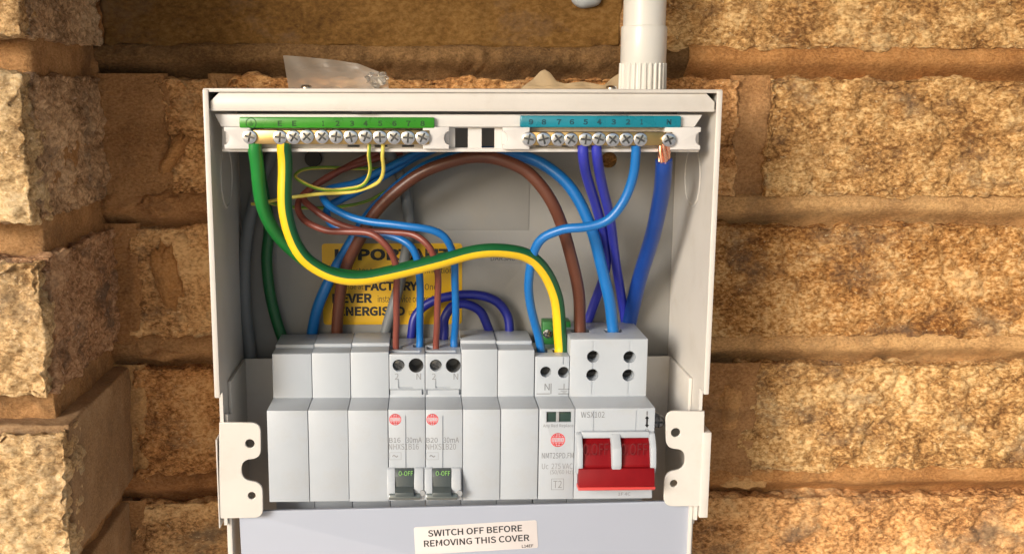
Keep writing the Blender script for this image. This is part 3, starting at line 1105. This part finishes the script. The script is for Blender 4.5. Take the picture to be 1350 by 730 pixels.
# ------------------------------------------------------------------ breakers
def breaker(label, px0, px1, off, line1, line2):
    t, body, x0, x1 = module_base('breaker', label, 'breaker', px0, px1, 64.6, 'breakers with dark toggles', step=False, yback=54)
    o = px0-512                                             # shift from the first breaker
    c1 = at(525.5+o, 481.5, YS2); c2 = at(548.5+o, 481.5, YS2)
    cuts = [cyl_y(c1[0], c1[2], 2.9, 19, 29), cyl_y(c2[0], c2[2], 3.55, 19, 33),
            bbox_cut(534.3+o, 536.0+o, 548, 616, 0, 0.5),                       # seam down the front
            bbox_cut(526+o, 545+o, 509.5, 511.2, YS2, 0.8), bbox_cut(513+o, 557+o, 512.5, 513.6, YS2, 0.9),
            bbox_cut(513+o, 514.6+o, 512.5, 520, YS2, 1.5), bbox_cut(556+o, 558.4+o, 513, 520, YS2, 1.5),
            bbox_cut(525+o, 526.6+o, 500, 511.2, YS2, 0.5)]
    # cable entries in the top
    for px, yy in ((522+o, 34), (553+o, 38)):
        p = at(px, 450, yy)
        tt = bmesh.new(); add_box(tt, p[0]-3.2, p[0]+3.2, yy-3.2, yy+3.2, 58, 70); cuts.append(tt)
    tt = bmesh.new(); add_box(tt, x0-1, x1-2.5, 24.3, 28.2, 63.6, 70); cuts.append(tt)
    # switch window
    cuts.append(bbox_cut(521+o, 546+o, 618, 668, 0, 9, up=12))
    cut(body, cuts)
    add_screw(525.5+o, 481.5, 24.0, t, 0.5, 1.05, 'terminal_screw').data = DSCREW
    bm = lathe([(3.5, 21.4), (3.5, 29), (2.6, 31)], 'y', (c2[0], 0.4, c2[2]), 24)
    # hollow sleeve
    bmesh.ops.delete(bm, geom=[f for f in bm.faces if len(f.verts) > 4 and abs(f.calc_center_median().y-21.8) < .01], context='FACES')
    finish('screw_sleeve', bm, 'sleeve', t)
    text_px('2', 520.5+o, 525.5+o, 492, 500, YS2, 'ink_pale', body)
    text_px('N', 549+o, 555+o, 492, 500, YS2, 'ink_pale', body)
    logo(521+o, 552.5, 2.75, 0.0, body, 'WYLEX')
    text_px(line1[0], 513+o, 528+o, 576.5, 583, 0, 'ink_grey', body)
    text_px(line1[1], 535.5+o, 556+o, 576, 583, 0, 'ink_grey', body)
    text_px(line2, 512.6+o, 552+o, 584.5, 592, 0, 'ink_pale', body)
    frame_mark(513.5+o, 529+o, 596, 605.5, 0, 0.12, 'ink_pale', body)
    text_px('~', 517+o, 525+o, 599, 602.5, 0, 'ink_pale', body)
    # toggle guard: two proud cheeks and a rounded sill
    xa = at(510.6+o, 640, -2)[0]; xb = at(521+o, 640, -2)[0]; xc = at(546+o, 640, -2)[0]; xd = at(558.4+o, 640, -2)[0]
    zt_ = at(530+o, 617, -2)[2]; zb_ = at(530+o, 657, -2)[2]
    for xx0, xx1 in ((xa, xb), (xc, xd)):
        prof = [(0.3, zt_), (-1.2, zt_-0.6), (-4.0, zt_-6), (-5.2, zb_+3.0), (-4.4, zb_+0.6), (0.3, zb_)]
        finish('toggle_guard', prism_x(prof, xx0, xx1, 0.3), 'module', t)
    tg_prof = [(5, zt_-0.4), (-1.5, zt_-0.5), (-3.0, zt_-3.5), (-3.6, zt_-8.2), (-7.6, zt_-9.6), (-8.0, zt_-11.4), (-3.0, zt_-13.0), (5, zt_-12.5)]
    tg = finish('toggle', prism_x(tg_prof, xb+0.12, xc-0.12, 0.2), 'toggle_dark', t)
    text_px('O-OFF', 525.5+o, 544.5+o, 620.5, 626.5, -3.1, 'ink_green', tg)
    sl_prof = [(0.2, zt_-10.8), (-6.0, zt_-10.9), (-6.6, zt_-12.4), (-5.6, zt_-13.9), (0.2, zt_-14.2)]
    finish('toggle_lip', prism_x(sl_prof, xa+0.9, xd-1.6, 0.25), 'toggle_lip', t)
    for q in (xd-0.6,):
        bm = lathe([(1.3, -5.6), (1.3, -3.5)], 'y', (q, 0, zb_+4.0), 14)
        finish('pivot', bm, 'module_grey', t)
    return t


breaker('breaker marked B16 beside the three left blank modules', 512, 561, 0, ('B16', '30mA'), 'NHXS1B16')
breaker('breaker marked B20 right of the B16 breaker', 561, 610, 0, ('B20', '30mA'), 'NHXS1B20')

# ------------------------------------------------------------------ surge protector
t, body, x0, x1 = module_base('surge_protector', 'narrow white surge protector marked T2 left of the red switch', 'surge protector', 710, 757, 63.0, step=False, yback=50)
c1 = at(719.5, 490, YS2); c2 = at(743, 490.5, YS2)
cuts = [cyl_y(c1[0], c1[2], 2.65, 19, 31), cyl_y(c2[0], c2[2], 2.75, 19, 31), bbox_cut(720.5, 753, 542.5, 556, 0, 3.0),
        bbox_cut(742.4, 743.6, 462, 480, YS2, 0.5)]
for px in (712, 738):
    p = at(px, 455, 33)
    tt = bmesh.new(); add_box(tt, p[0]-3.6, p[0]+3.6, 29.5, 37, 55, 70); cuts.append(tt)
cut(body, cuts)
for c in (c1, c2):
    finish('hole_lining', lathe([(2.5, 26), (2.5, 30.9)], 'y', (c[0], 0, c[2]), 20), 'black_plastic', t)
for q0, q1 in ((721.3, 733.2), (737.2, 752.4)):
    box_px('window', q0, q1, 543.2, 555.4, 1.1, 3.2, 'window_green', t, 0.1)
box_px('window_bar', 733.4, 737.0, 542.8, 555.8, 0.4, 3.2, 'module_grey', t, 0.1)
text_px('Any Red Replace', 716, 756, 558.5, 563.5, 0, 'ink_grey', body)
logo(735.5, 579.5, 3.35, 0.0, body, 'WYLEX')
text_px('NMT2SPD.FM', 714.5, 756.2, 596.5, 603.5, 0, 'ink_grey', body)
text_px('Uc  275 VAC', 714.5, 755, 610.5, 617.5, 0, 'ink_pale', body)
text_px('(50/60 Hz)', 725.5, 755, 618.5, 625.5, 0, 'ink_pale', body)
frame_mark(727, 743, 630.5, 645, 0, 0.16, 'ink_grey', body)
text_px('T2', 729.5, 740.5, 633, 642.5, 0, 'ink_pale', body)
text_px('N', 718, 724.5, 505.5, 514, YS2, 'ink_grey', body)
for (a0, a1, b0, b1) in ((736, 751, 512.2, 512.9), (739, 748, 514.6, 515.2), (741.5, 746, 516.8, 517.4), (743.2, 744, 505.5, 512.2)):
    line_mark(a0, a1, b0, b1, YS2, 'ink_grey', body)
line_mark(707.5, 725, 518.3, 519.2, YS2, 'ink_grey', body)
line_mark(736, 754.5, 518.3, 519.2, YS2, 'ink_grey', body)
line_mark(726, 726.8, 505, 519, YS2, 'ink_grey', body)
# green terminal shroud standing behind the surge protector
p0 = at(716, 424, 46); p1 = at(752, 455, 46)
bm = bmesh.new(); add_box(bm, p0[0], p1[0], 46, 55, 58, p0[2], 0.4)
gs = finish('terminal_shroud', bm, 'green_block', t)
gs['label'] = 'green terminal shroud behind the surge protector'
add_screw(722, 440, 45.2, t, 0.3, 0.9, 'terminal_screw')

# ------------------------------------------------------------------ main switch
t, body, x0, x1 = module_base('main_switch', 'white double-width main switch with wide red toggle in the off position', 'switch', 757, 862, 71.6, step=False, yback=57, ys=20.5)
YM = 20.5
holes = [at(782, 470, YM), at(830, 470.5, YM), at(781, 494, YM), at(828.5, 494.5, YM)]
cuts = [cyl_y(h[0], h[2], 2.95, 18, 33) for h in holes]
for px, w in ((765, 4.6), (809, 4.4)):
    p = at(px, 427, 38)
    tt = bmesh.new(); add_box(tt, p[0]-w, p[0]+w, 34.5, 41.5, 62, 80); cuts.append(tt)
cuts += [bbox_cut(782.6, 783.3, 541, 569, 0, 0.35), bbox_cut(838.6, 839.2, 541, 569, 0, 0.35), bbox_cut(781.5, 782.3, 449, 519, YM, 0.3), bbox_cut(829.6, 830.3, 449, 519, YM, 0.3),
         bbox_cut(766.5, 857.5, 574.5, 645, 0, 12)]
cut(body, cuts)
for h in holes:
    o = finish('terminal_screw', lathe([(2.75, 27.5), (2.75, 32.8)], 'y', (h[0], 0, h[2]), 20), 'black_plastic', t)
    tt = bmesh.new(); add_box(tt, h[0]-3, h[0]+3, 26, 29, h[2]-.5, h[2]+.5)
    cut(o, [tt])
text_px('WSX102', 766, 797, 542.5, 550, 0, 'ink_grey', body)
text_px('I', 852.3, 854.0, 541.5, 547, 0, 'ink_grey', body)
line_mark(851.9, 854.1, 549, 562, 0, 'ink', body)
for (pts) in (((850.2, 551.5), (855.8, 551.5), (853, 547.5)), ((850.2, 559.5), (855.8, 559.5), (853, 563.5))):
    bm = bmesh.new(); bm.faces.new([bm.verts.new((at(x, y, 0)[0], -0.05, at(x, y, 0)[2])) for x, y in pts]); finish('printed_arrow', bm, 'ink', body, smooth=None)
text_px('O', 850.3, 855.2, 564.5, 570, 0, 'ink_grey', body)
text_px('1F 4C', 815, 831, 648.5, 652.5, 0, 'ink_grey', body)
# frame round the toggle
zA = at(800, 569.5, -1.5)[2]; zB = at(800, 619, -4)[2]
for q0, q1, zl_, dp in ((759.8, 767, zB-1.0, 6.5), (855.5, 863, zB-1.0, 6.5), (804.6, 817.0, zB, 7.5)):
    xa_ = at(q0, 600, -3)[0]; xb_ = at(q1, 600, -3)[0]
    prof = [(0.3, zA), (-2.6, zA-0.5), (-dp, zA-6), (-dp-1.2, zl_+4), (-dp, zl_), (0.3, zl_-2.5)]
    finish('toggle_guard', prism_x(prof, xa_, xb_, 0.5), 'module', t)
box_px('toggle_hood', 767, 856, 569.5, 577, -2.4, 0.3, 'module', t, 0.5)
zt_ = at(800, 576, -2)[2]
zm = at(800, 614, -6)[2]; zb_ = at(800, 641.5, -10)[2]; zbb = at(800, 646.5, -10)[2]
for q0, q1 in ((766.8, 805), (816.8, 856.2)):
    xa_ = at(q0, 600, -3)[0]+.05; xb_ = at(q1, 600, -3)[0]-.05
    prof = [(10, zt_), (0.2, zt_), (-3.0, zt_-3), (-6.2, zm+0.6), (-6.2, zm-2.5), (10, zm-2.5)]
    tg = finish('toggle', prism_x(prof, xa_, xb_, 0.25), 'red_plastic', t)
    text_px('0.OFF', q0+2.5, q1-3.2, 584, 599.5, -5.7, 'red_mark', tg)
xa_ = at(762.5, 630, -8)[0]; xb_ = at(862.5, 630, -8)[0]
tie = finish('toggle_bar', prism_x([(-4.2, zm-0.2), (-8.0, zm-0.6), (-10.0, zb_), (-4.2, zb_)], xa_, xb_, 0.35), 'red_plastic', t)
finish('bar_lip', prism_x([(-4.0, zb_-0.1), (-10.2, zb_-0.1), (-10.6, zb_-0.8), (-9.6, zbb), (-4.0, zbb)], xa_-0.2, xb_+0.2, 0.25), 'red_edge_lit', tie)

# ================================================================== cover plate below
YC = 5.0
cl = at(315, 674, YC); cr_ = at(909, 660, YC)
vx = Vector((cr_[0]-cl[0], cr_[2]-cl[2])); L = vx.length; vx.normalize(); vz = Vector((-vx.y, vx.x))


def cov(u, v):
    p = Vector((cl[0], cl[2]))+vx*u+vz*v
    return (p.x, p.y)


cover = thing('front_cover', 'glossy white lower cover with switch-off sticker under the row of modules', 'cover', (cl[0]+L/2, YC, -62))
cp = finish('cover_plate', plate([rounded([cov(0, -62), cov(L, -62), cov(L, 0), cov(0, 0)], [1, 1, 1.6, 3.5])], YC, YC+2, 0.4), 'cover_gloss', cover)
so = [at(x, y, YC-0.15) for x, y in ((545.5, 694.5), (707.5, 685), (709.5, 721.5), (547.5, 731))]
sv = [(p[0], p[2]) for p in so]
stk = finish('sticker', plate([rounded(sv[::-1], 1.2)], YC-0.2, YC-0.02, 0.03), 'sticker_white', cover)
ang = math.atan2(so[1][2]-so[0][2], so[1][0]-so[0][0])
for s, c_, w, h in (('SWITCH OFF BEFORE', (626.3, 699), 131, 9.5), ('REMOVING THIS COVER', (628.5, 712), 147, 9.5), ('L14EF', (695.5, 719), 16, 4.2)):
    c3 = at(c_[0], c_[1], YC-0.2)
    k = 2.93
    text(s, c3[0]-w/2/k, c3[0]+w/2/k, c3[2]-h/2/k/0.98, c3[2]+h/2/k/0.98, YC-0.2, 'ink', stk, rot=ang, bold=0.008)

# ================================================================== cables
def smooth_path(pts, per=10):
    P = np.array(pts, float)
    P = np.vstack([2*P[0]-P[1], P, 2*P[-1]-P[-2]])
    out = []
    for i in range(1, len(P)-2):
        p0, p1, p2, p3 = P[i-1], P[i], P[i+1], P[i+2]
        t0 = 0.0
        t1 = t0+max(np.linalg.norm(p1-p0), 1e-3)**0.5
        t2 = t1+max(np.linalg.norm(p2-p1), 1e-3)**0.5
        t3 = t2+max(np.linalg.norm(p3-p2), 1e-3)**0.5
        for k in range(per):
            t = t1+(t2-t1)*k/per
            A1 = (t1-t)/(t1-t0)*p0+(t-t0)/(t1-t0)*p1
            A2 = (t2-t)/(t2-t1)*p1+(t-t1)/(t2-t1)*p2
            A3 = (t3-t)/(t3-t2)*p2+(t-t2)/(t3-t2)*p3
            B1 = (t2-t)/(t2-t0)*A1+(t-t0)/(t2-t0)*A2
            B2 = (t3-t)/(t3-t1)*A2+(t-t1)/(t3-t1)*A3
            out.append((t2-t)/(t2-t1)*B1+(t-t1)/(t2-t1)*B2)
    out.append(P[-2])
    out = np.array(out)
    for _ in range(3):                                     # relax
        out[1:-1] = 0.25*out[:-2]+0.5*out[1:-1]+0.25*out[2:]
    k = np.linspace(0, len(out)/14.0, len(out))
    w = np.stack([np.sin(k*2.3+ph)+0.6*np.sin(k*4.1+2*ph) for ph in (P[1][0], P[1][2]*1.7, P[1][0]*0.6+1)], 1)*0.22
    w *= np.minimum(1, np.minimum(np.arange(len(out)), np.arange(len(out))[::-1])/8.0)[:, None]
    return out+w


def tube(name, path, r, material, parent, n=16, stripe=None, caps=True):
    T = np.gradient(path, axis=0)
    T /= np.linalg.norm(T, axis=1, keepdims=True)
    V = []; F = []; fm = []
    side = None
    for i, (p, tv) in enumerate(zip(path, T)):
        ref = np.cross(tv, (0, 1, 0))
        if np.linalg.norm(ref) < 0.25 and side is not None:
            ref = side
        elif side is not None:
            ref = ref/np.linalg.norm(ref)
        ref = ref-tv*np.dot(ref, tv)
        ref /= np.linalg.norm(ref)
        if side is not None and stripe is None and np.dot(ref, side) < 0:
            ref = -ref
        side = ref
        up = np.cross(ref, tv)
        for j in range(n):
            a = 2*math.pi*(j+0.5)/n
            V.append(p+r*(math.cos(a)*ref+math.sin(a)*up))
    m = len(path)
    for i in range(m-1):
        for j in range(n):
            F.append((i*n+j, i*n+(j+1) % n, (i+1)*n+(j+1) % n, (i+1)*n+j))
            if stripe is not None:
                a = 2*math.pi*(j+1)/n+stripe
                fm.append(1 if math.cos(a) < 0.02 else 0)
            else:
                fm.append(0)
    F.append(tuple(range(n))[::-1]); fm.append(0)
    F.append(tuple(range((m-1)*n, m*n))); fm.append(0)
    return raw(name, V, F, material, parent, 50, fm)


def cable(label, pts, d_px, material, group=None, stripe=None, name='cable', n=18, parent=None, per=10):
    """pts: (px, py, depth); d_px: width in the picture at the cable's middle"""
    P = smooth_path([at(*p) for p in pts], per)
    ym = np.median(P[:, 1])
    r = d_px/2*(465.7+ym)/1410
    o = tube(name, P, r, material, parent, n, stripe)
    if parent is None:
        tag(o, label, 'cable', group)
    return o


# grey sheathed cables on the back
def grey(label, pts, d):
    P = [at(*p) for p in pts]
    t = thing('sheathed_cable', label, 'cable', P[-1], 'grey sheathed cables')
    path = smooth_path(P)
    r = d/2*(465.7+58)/1410
    tube('sheath', path, r, 'cable_grey', t)
    return t


grey('grey sheathed cable down the left side of the enclosure', [(372, 175, 50), (360, 200, 55), (343, 240, 57), (329, 290, 58), (323, 340, 58), (323, 400, 58), (328, 450, 59.5), (331, 490, 60)], 17)
grey('grey sheathed cable curving behind the yellow sticker area', [(505, 190, 45), (520, 215, 54), (533, 245, 58), (538, 280, 59), (538, 315, 59.5), (532, 352, 59.5), (521, 395, 59.5), (508, 436, 60), (500, 462, 60)], 15)
cable('dark green cable beside the grey cable at the left', [(335, 180, 48), (341, 215, 50), (348, 255, 54), (354, 300, 57), (352, 340, 58), (356, 385, 58), (364, 420, 59), (374, 452, 60), (384, 480, 60.5)], 15, 'cable_green_dark')
# incoming tails
cable('thick blue tail arching over from the main switch to the lower left', [(809, 445, 38), (807, 425, 38), (803, 392, 36), (792, 345, 34), (779, 302, 33), (763, 264, 34), (740, 234, 36), (712, 214, 39), (678, 204, 42), (640, 201, 44), (600, 206, 46), (566, 217, 48), (532, 240, 50), (502, 268, 52), (476, 299, 53), (456, 329, 55), (437, 364, 57), (421, 400, 58), (412, 438, 59.5), (407, 462, 60)], 15.5, 'cable_blue', 'incoming tails')
cable('thick brown tail arching from the main switch to behind the modules', [(765, 447, 38), (765, 425, 38), (763, 392, 35), (754, 345, 31), (741, 297, 28), (722, 256, 27), (694, 226, 28), (660, 211, 29), (622, 208, 31), (585, 215, 33), (549, 232, 36), (519, 255, 39), (493, 284, 42), (472, 318, 46), (456, 352, 51), (448, 390, 56), (445, 437, 59), (444, 462, 60)], 16.5, 'cable_brown', 'incoming tails')
# dark blue loops low behind the breakers
cable('dark blue looped cable, wider of two behind the breakers', [(541, 462, 57), (543, 440, 57), (547, 418, 57), (562, 402, 57), (590, 391, 57), (628, 388, 57), (655, 397, 57), (668, 414, 57), (671, 436, 57), (672, 460, 57)], 12.5, 'cable_navy', 'dark blue loops')
cable('dark blue looped cable, narrower of two behind the breakers', [(584, 462, 52), (585, 440, 52), (586, 420, 52), (597, 403, 53), (614, 400, 54), (630, 409, 55), (641, 425, 56), (649, 445, 57), (652, 462, 57)], 12.5, 'cable_navy', 'dark blue loops')
# thin browns
cable('thin brown cable feeding the B16 breaker', [(522, 468, 33), (522, 450, 33), (523, 420, 29), (523, 385, 24), (521, 350, 18), (512, 326, 15), (492, 310, 16), (460, 305, 20), (428, 303, 25), (404, 292, 30), (393, 275, 36), (397, 259, 42), (420, 240, 46), (452, 224, 49), (492, 211, 52), (530, 200, 54)], 9, 'cable_brown_red', 'thin brown breaker cables')
cable('thin brown cable feeding the B20 breaker', [(575, 468, 33), (575, 450, 33), (577, 420, 29), (577, 385, 24), (575, 350, 19), (567, 326, 17), (549, 311, 19), (515, 307, 24), (475, 303, 28), (440, 292, 31), (414, 276, 35), (400, 262, 41), (412, 246, 45), (440, 231, 48), (470, 214, 51), (498, 200, 53)], 9, 'cable_brown_red', 'thin brown breaker cables')
# breaker blues
cable('blue cable feeding the B20 breaker', [(599, 462, 37), (599, 445, 37), (600, 410, 31), (600, 370, 24), (598, 336, 18), (588, 314, 14), (568, 303, 13), (530, 298, 15), (492, 293, 19), (456, 283, 24), (432, 270, 30), (426, 257, 36), (438, 248, 41), (470, 240, 45), (505, 224, 48), (540, 207, 51), (565, 194, 52)], 10, 'cable_blue', 'blue breaker cables')
cable('blue cable feeding the B16 breaker', [(553, 462, 38), (553, 445, 38), (554, 410, 33), (554, 372, 27), (551, 345, 22), (540, 324, 21), (518, 313, 24), (488, 308, 28), (455, 303, 33), (434, 293, 37), (432, 276, 41), (450, 262, 45), (482, 247, 48), (515, 227, 51), (545, 210, 53), (575, 196, 54)], 10, 'cable_blue', 'blue breaker cables')
# thin earths
cable('thin green and yellow earth wire bending left, nearer the bar end', [(487, 190, -3), (487, 205, -2), (487, 226, 3), (479, 243, 9), (455, 249, 17), (422, 249, 26), (398, 241, 35), (389, 232, 41), (399, 224, 46), (425, 221, 49), (465, 223, 52), (520, 222, 55)], 4.8, ['cable_thin_green', 'cable_thin_yellow'], 'thin earth wires', stripe=0.2, n=12)
cable('thin yellow earth wire sweeping left behind the thick earth cables', [(505, 190, -3), (505, 205, -2), (505, 222, 2), (498, 241, 7), (476, 251, 14), (445, 254, 20), (415, 256, 25), (380, 261, 30), (352, 267, 36), (332, 269, 40)], 5, ['cable_thin_green', 'cable_thin_yellow'], 'thin earth wires', stripe=-1.15, n=12)
cable('thin yellow wire low across the back behind the brown cables', [(335, 262, 52), (365, 270, 53), (405, 274, 54), (450, 272, 55), (490, 263, 56), (512, 250, 57)], 4.5, ['cable_thin_green', 'cable_thin_yellow'], 'thin earth wires', stripe=0.9, n=10)
# thick earths
cable('thick plain green earth cable from the left end of the earth bar', [(336, 188, -3), (337, 205, -2), (340, 240, 3), (348, 276, 10), (364, 307, 18), (386, 331, 25), (412, 350, 30), (445, 361, 34), (485, 364, 36), (525, 356, 40), (555, 347, 46), (580, 341, 54), (600, 338, 62)], 17, 'cable_green')
gy = [(375, 187, -3), (375, 205, -2), (375, 240, -1), (377, 280, 0), (386, 314, 1), (404, 342, 2), (432, 360, 3), (472, 367, 4), (525, 359, 5), (575, 345, 6), (620, 333, 8), (660, 330, 11), (694, 337, 15), (718, 357, 20), (732, 388, 26), (738, 422, 31), (739, 452, 33), (739, 470, 33)]
cable('thick green and yellow striped earth cable swooping to the surge protector', gy, 19, ['cable_green_dark', 'cable_yellow'], stripe=0.0, n=28)
# neutrals on the right
cable('violet blue cable from the neutral bar crossing to the left below', [(768, 190, -3), (769, 205, -2), (775, 236, 8), (786, 275, 24), (797, 315, 40), (800, 345, 48), (793, 375, 55), (779, 410, 59), (766, 445, 60.5)], 13, 'cable_violet', 'violet neutral cables')
cable('violet blue cable from the neutral bar straight down behind the switch', [(786, 190, -3), (787, 205, -2), (793, 236, 8), (801, 275, 22), (808, 315, 36), (814, 358, 48), (821, 400, 57), (826, 440, 60)], 13, 'cable_violet', 'violet neutral cables')
cable('blue cable curling from the neutral bar to the surge protector', [(838, 191, -3), (838, 205, -2), (835, 232, 0), (823, 265, 2), (801, 289, 4), (772, 300, 6), (741, 303, 9), (716, 313, 12), (702, 335, 16), (697, 372, 21), (702, 412, 28), (711, 448, 33), (714, 470, 33)], 12.5, 'cable_blue')
# heavy neutral with bared end
hn_pts = [(875, 211, -2), (875, 224, 0), (873, 252, 8), (866, 288, 20), (855, 326, 34), (845, 362, 46), (836, 398, 54), (829, 428, 58.5), (824, 455, 60)]
P = [at(*p) for p in hn_pts]
hn = thing('bared_cable', 'heavy dark blue cable with bared copper end at the neutral bar', 'cable', P[-1])
path = smooth_path(P)
tube('insulation', path, 3.75, 'cable_royal', hn, 22)
top = at(876, 190, -3); bot = np.array(at(875, 214, -2))
for k, (dx, dy) in enumerate([(0, 0)]+[(math.cos(q), math.sin(q)) for q in np.linspace(0, 2*math.pi, 7)[:-1]]):
    pts = []
    for s in np.linspace(0, 1, 8):
        tw = s*0.9
        c, sn = math.cos(tw), math.sin(tw)
        rr = 1.95*(1-0.18*abs(s-0.4))
        pts.append((top[0]*(1-s)+bot[0]*s+(dx*c-dy*sn)*rr, top[1]*(1-s)+bot[1]*s+(dx*sn+dy*c)*rr, top[2]*(1-s)+bot[2]*s))
    tube('copper_strand', np.array(pts), 0.98, 'copper', hn, 10)

# ================================================================== things on top of the enclosure
YP = 42
pc = at(848.5, 60, YP)
con = thing('conduit', 'white plastic conduit with ribbed coupler entering the enclosure top', 'conduit', (pc[0], YP, ZT))
zc0 = at(848, 33, YP-10)[2]; zr = at(848, 83, YP-10)[2]
finish('pipe', lathe([(9.9, zc0-6), (9.9, 300)], 'z', (pc[0], YP, 0), 40), 'pvc', con)
finish('coupler', lathe([(10.4, zr-1), (10.7, zr), (10.75, zc0-1.0), (10.5, zc0-0.2), (9.95, zc0)], 'z', (pc[0], YP, 0), 48), 'pvc', con)
bm = bmesh.new()
n = 26
lo_, hi_ = [], []
for i in range(n*4):
    q = 2*math.pi*i/(n*4)
    r = (11.3, 11.3, 10.4, 10.4)[i % 4]
    lo_.append(bm.verts.new((pc[0]+r*math.cos(q), YP+r*math.sin(q), ZT)))
    hi_.append(bm.verts.new((pc[0]+r*0.985*math.cos(q), YP+r*0.985*math.sin(q), zr)))
bm.faces.new(lo_); bm.faces.new(hi_[::-1])
for i in range(n*4):
    j = (i+1) % (n*4)
    bm.faces.new((lo_[i], lo_[j], hi_[j], hi_[i]))
finish('ribbed_ring', bm, 'pvc', con)

# screws lying on the top panel edge
for px, lab in ((404, 'small bright screw head on the enclosure top beside the plastic scrap'), (806, 'small bright screw head on the enclosure top beside the conduit')):
    p = at(px, 114, 30)
    bm = lathe([(2.6, ZT), (2.6, ZT+0.6), (2.2, ZT+1.3), (1.2, ZT+1.7)], 'z', (p[0], 30, 0), 20)
    o = finish('screw_head', bm, 'steel')
    tag(o, lab, 'screw', 'screws on the enclosure top')
    cutter = bmesh.new(); add_box(cutter, p[0]-2, p[0]+2, 29.6, 30.4, ZT+1.1, ZT+3)
    cut(o, [cutter])


def scrap(name, outline, Y, thick, bow, material, label, cat, extra=None):
    """thin torn sheet with real thickness, bowed out of plane"""
    pts = px2(outline, Y)
    bm = plate([rounded(pts, 0.6, 3)], -thick/2, thick/2, thick*0.2)
    # refine for bending
    for _ in range(3):
        long_e = [e for e in bm.edges if e.calc_length() > 3.0]
        if long_e:
            bmesh.ops.subdivide_edges(bm, edges=long_e, cuts=1)
            bmesh.ops.triangulate(bm, faces=bm.faces)
    xs = [v.co.x for v in bm.verts]
    xm, xw = (min(xs)+max(xs))/2, (max(xs)-min(xs))/2
    for v in bm.verts:
        u = (v.co.x-xm)/xw
        v.co.y += Y-bow*u*u+(v.co.z-ZT)*0.25+0.6*math.sin(v.co.x*0.5+v.co.z*0.3)
    if extra:
        t = thing(name, label, cat, (pts[0][0], Y, ZT))
        finish('sheet', bm, material, t, 60)
        extra(t)
        return t
    return tag(finish(name, bm, material, None, 60), label, cat)


def film_bits(t):
    # crumpled clear plug at the sheet's right end
    c = at(496, 104, 36)
    bm = bmesh.new()
    bmesh.ops.create_icosphere(bm, subdivisions=3, radius=1)
    for v in bm.verts:
        k = 1+0.16*math.sin(v.co.x*7+v.co.z*5)+0.12*math.sin(v.co.z*11)
        v.co = Vector((c[0]+v.co.x*5.2*k, 36+v.co.y*3.5*k, c[2]-0.3+v.co.z*3.6*k))
    finish('crumpled_end', bm, 'clear_plug', t, 20)


scrap('plastic_scrap', [(373, 73), (400, 75), (440, 79), (472, 84), (500, 95), (512, 108), (513, 122), (383, 122), (378, 98)], 40, 0.35, 4, 'film',
      'torn clear plastic sheet sticking up behind the enclosure top', 'plastic sheet', film_bits)
scrap('card_scrap', [(684, 122), (690, 114), (704, 104), (713, 94), (719, 91.5), (726, 96), (734, 107), (745, 110.5), (768, 107.5), (782, 110), (796, 113), (808, 103), (822, 94), (834, 100), (836, 122)], 60, 0.8, -2, 'card',
      'torn tan card sticking up behind the enclosure top beside the conduit', 'card')
# rounded grey plug on the smooth stone
p = at(774, -2, WF-1)
bm = bmesh.new()
bmesh.ops.create_uvsphere(bm, u_segments=28, v_segments=16, radius=1)
for v in bm.verts:
    v.co = Vector((p[0]+v.co.x*7.6, WF+2+v.co.y*5.0, p[2]+v.co.z*4.6+0.25*math.sin(v.co.x*5)))
tag(finish('wall_plug', bm, 'plug_grey', None, 60), 'rounded grey blob of sealant on the smooth stone above', 'sealant')
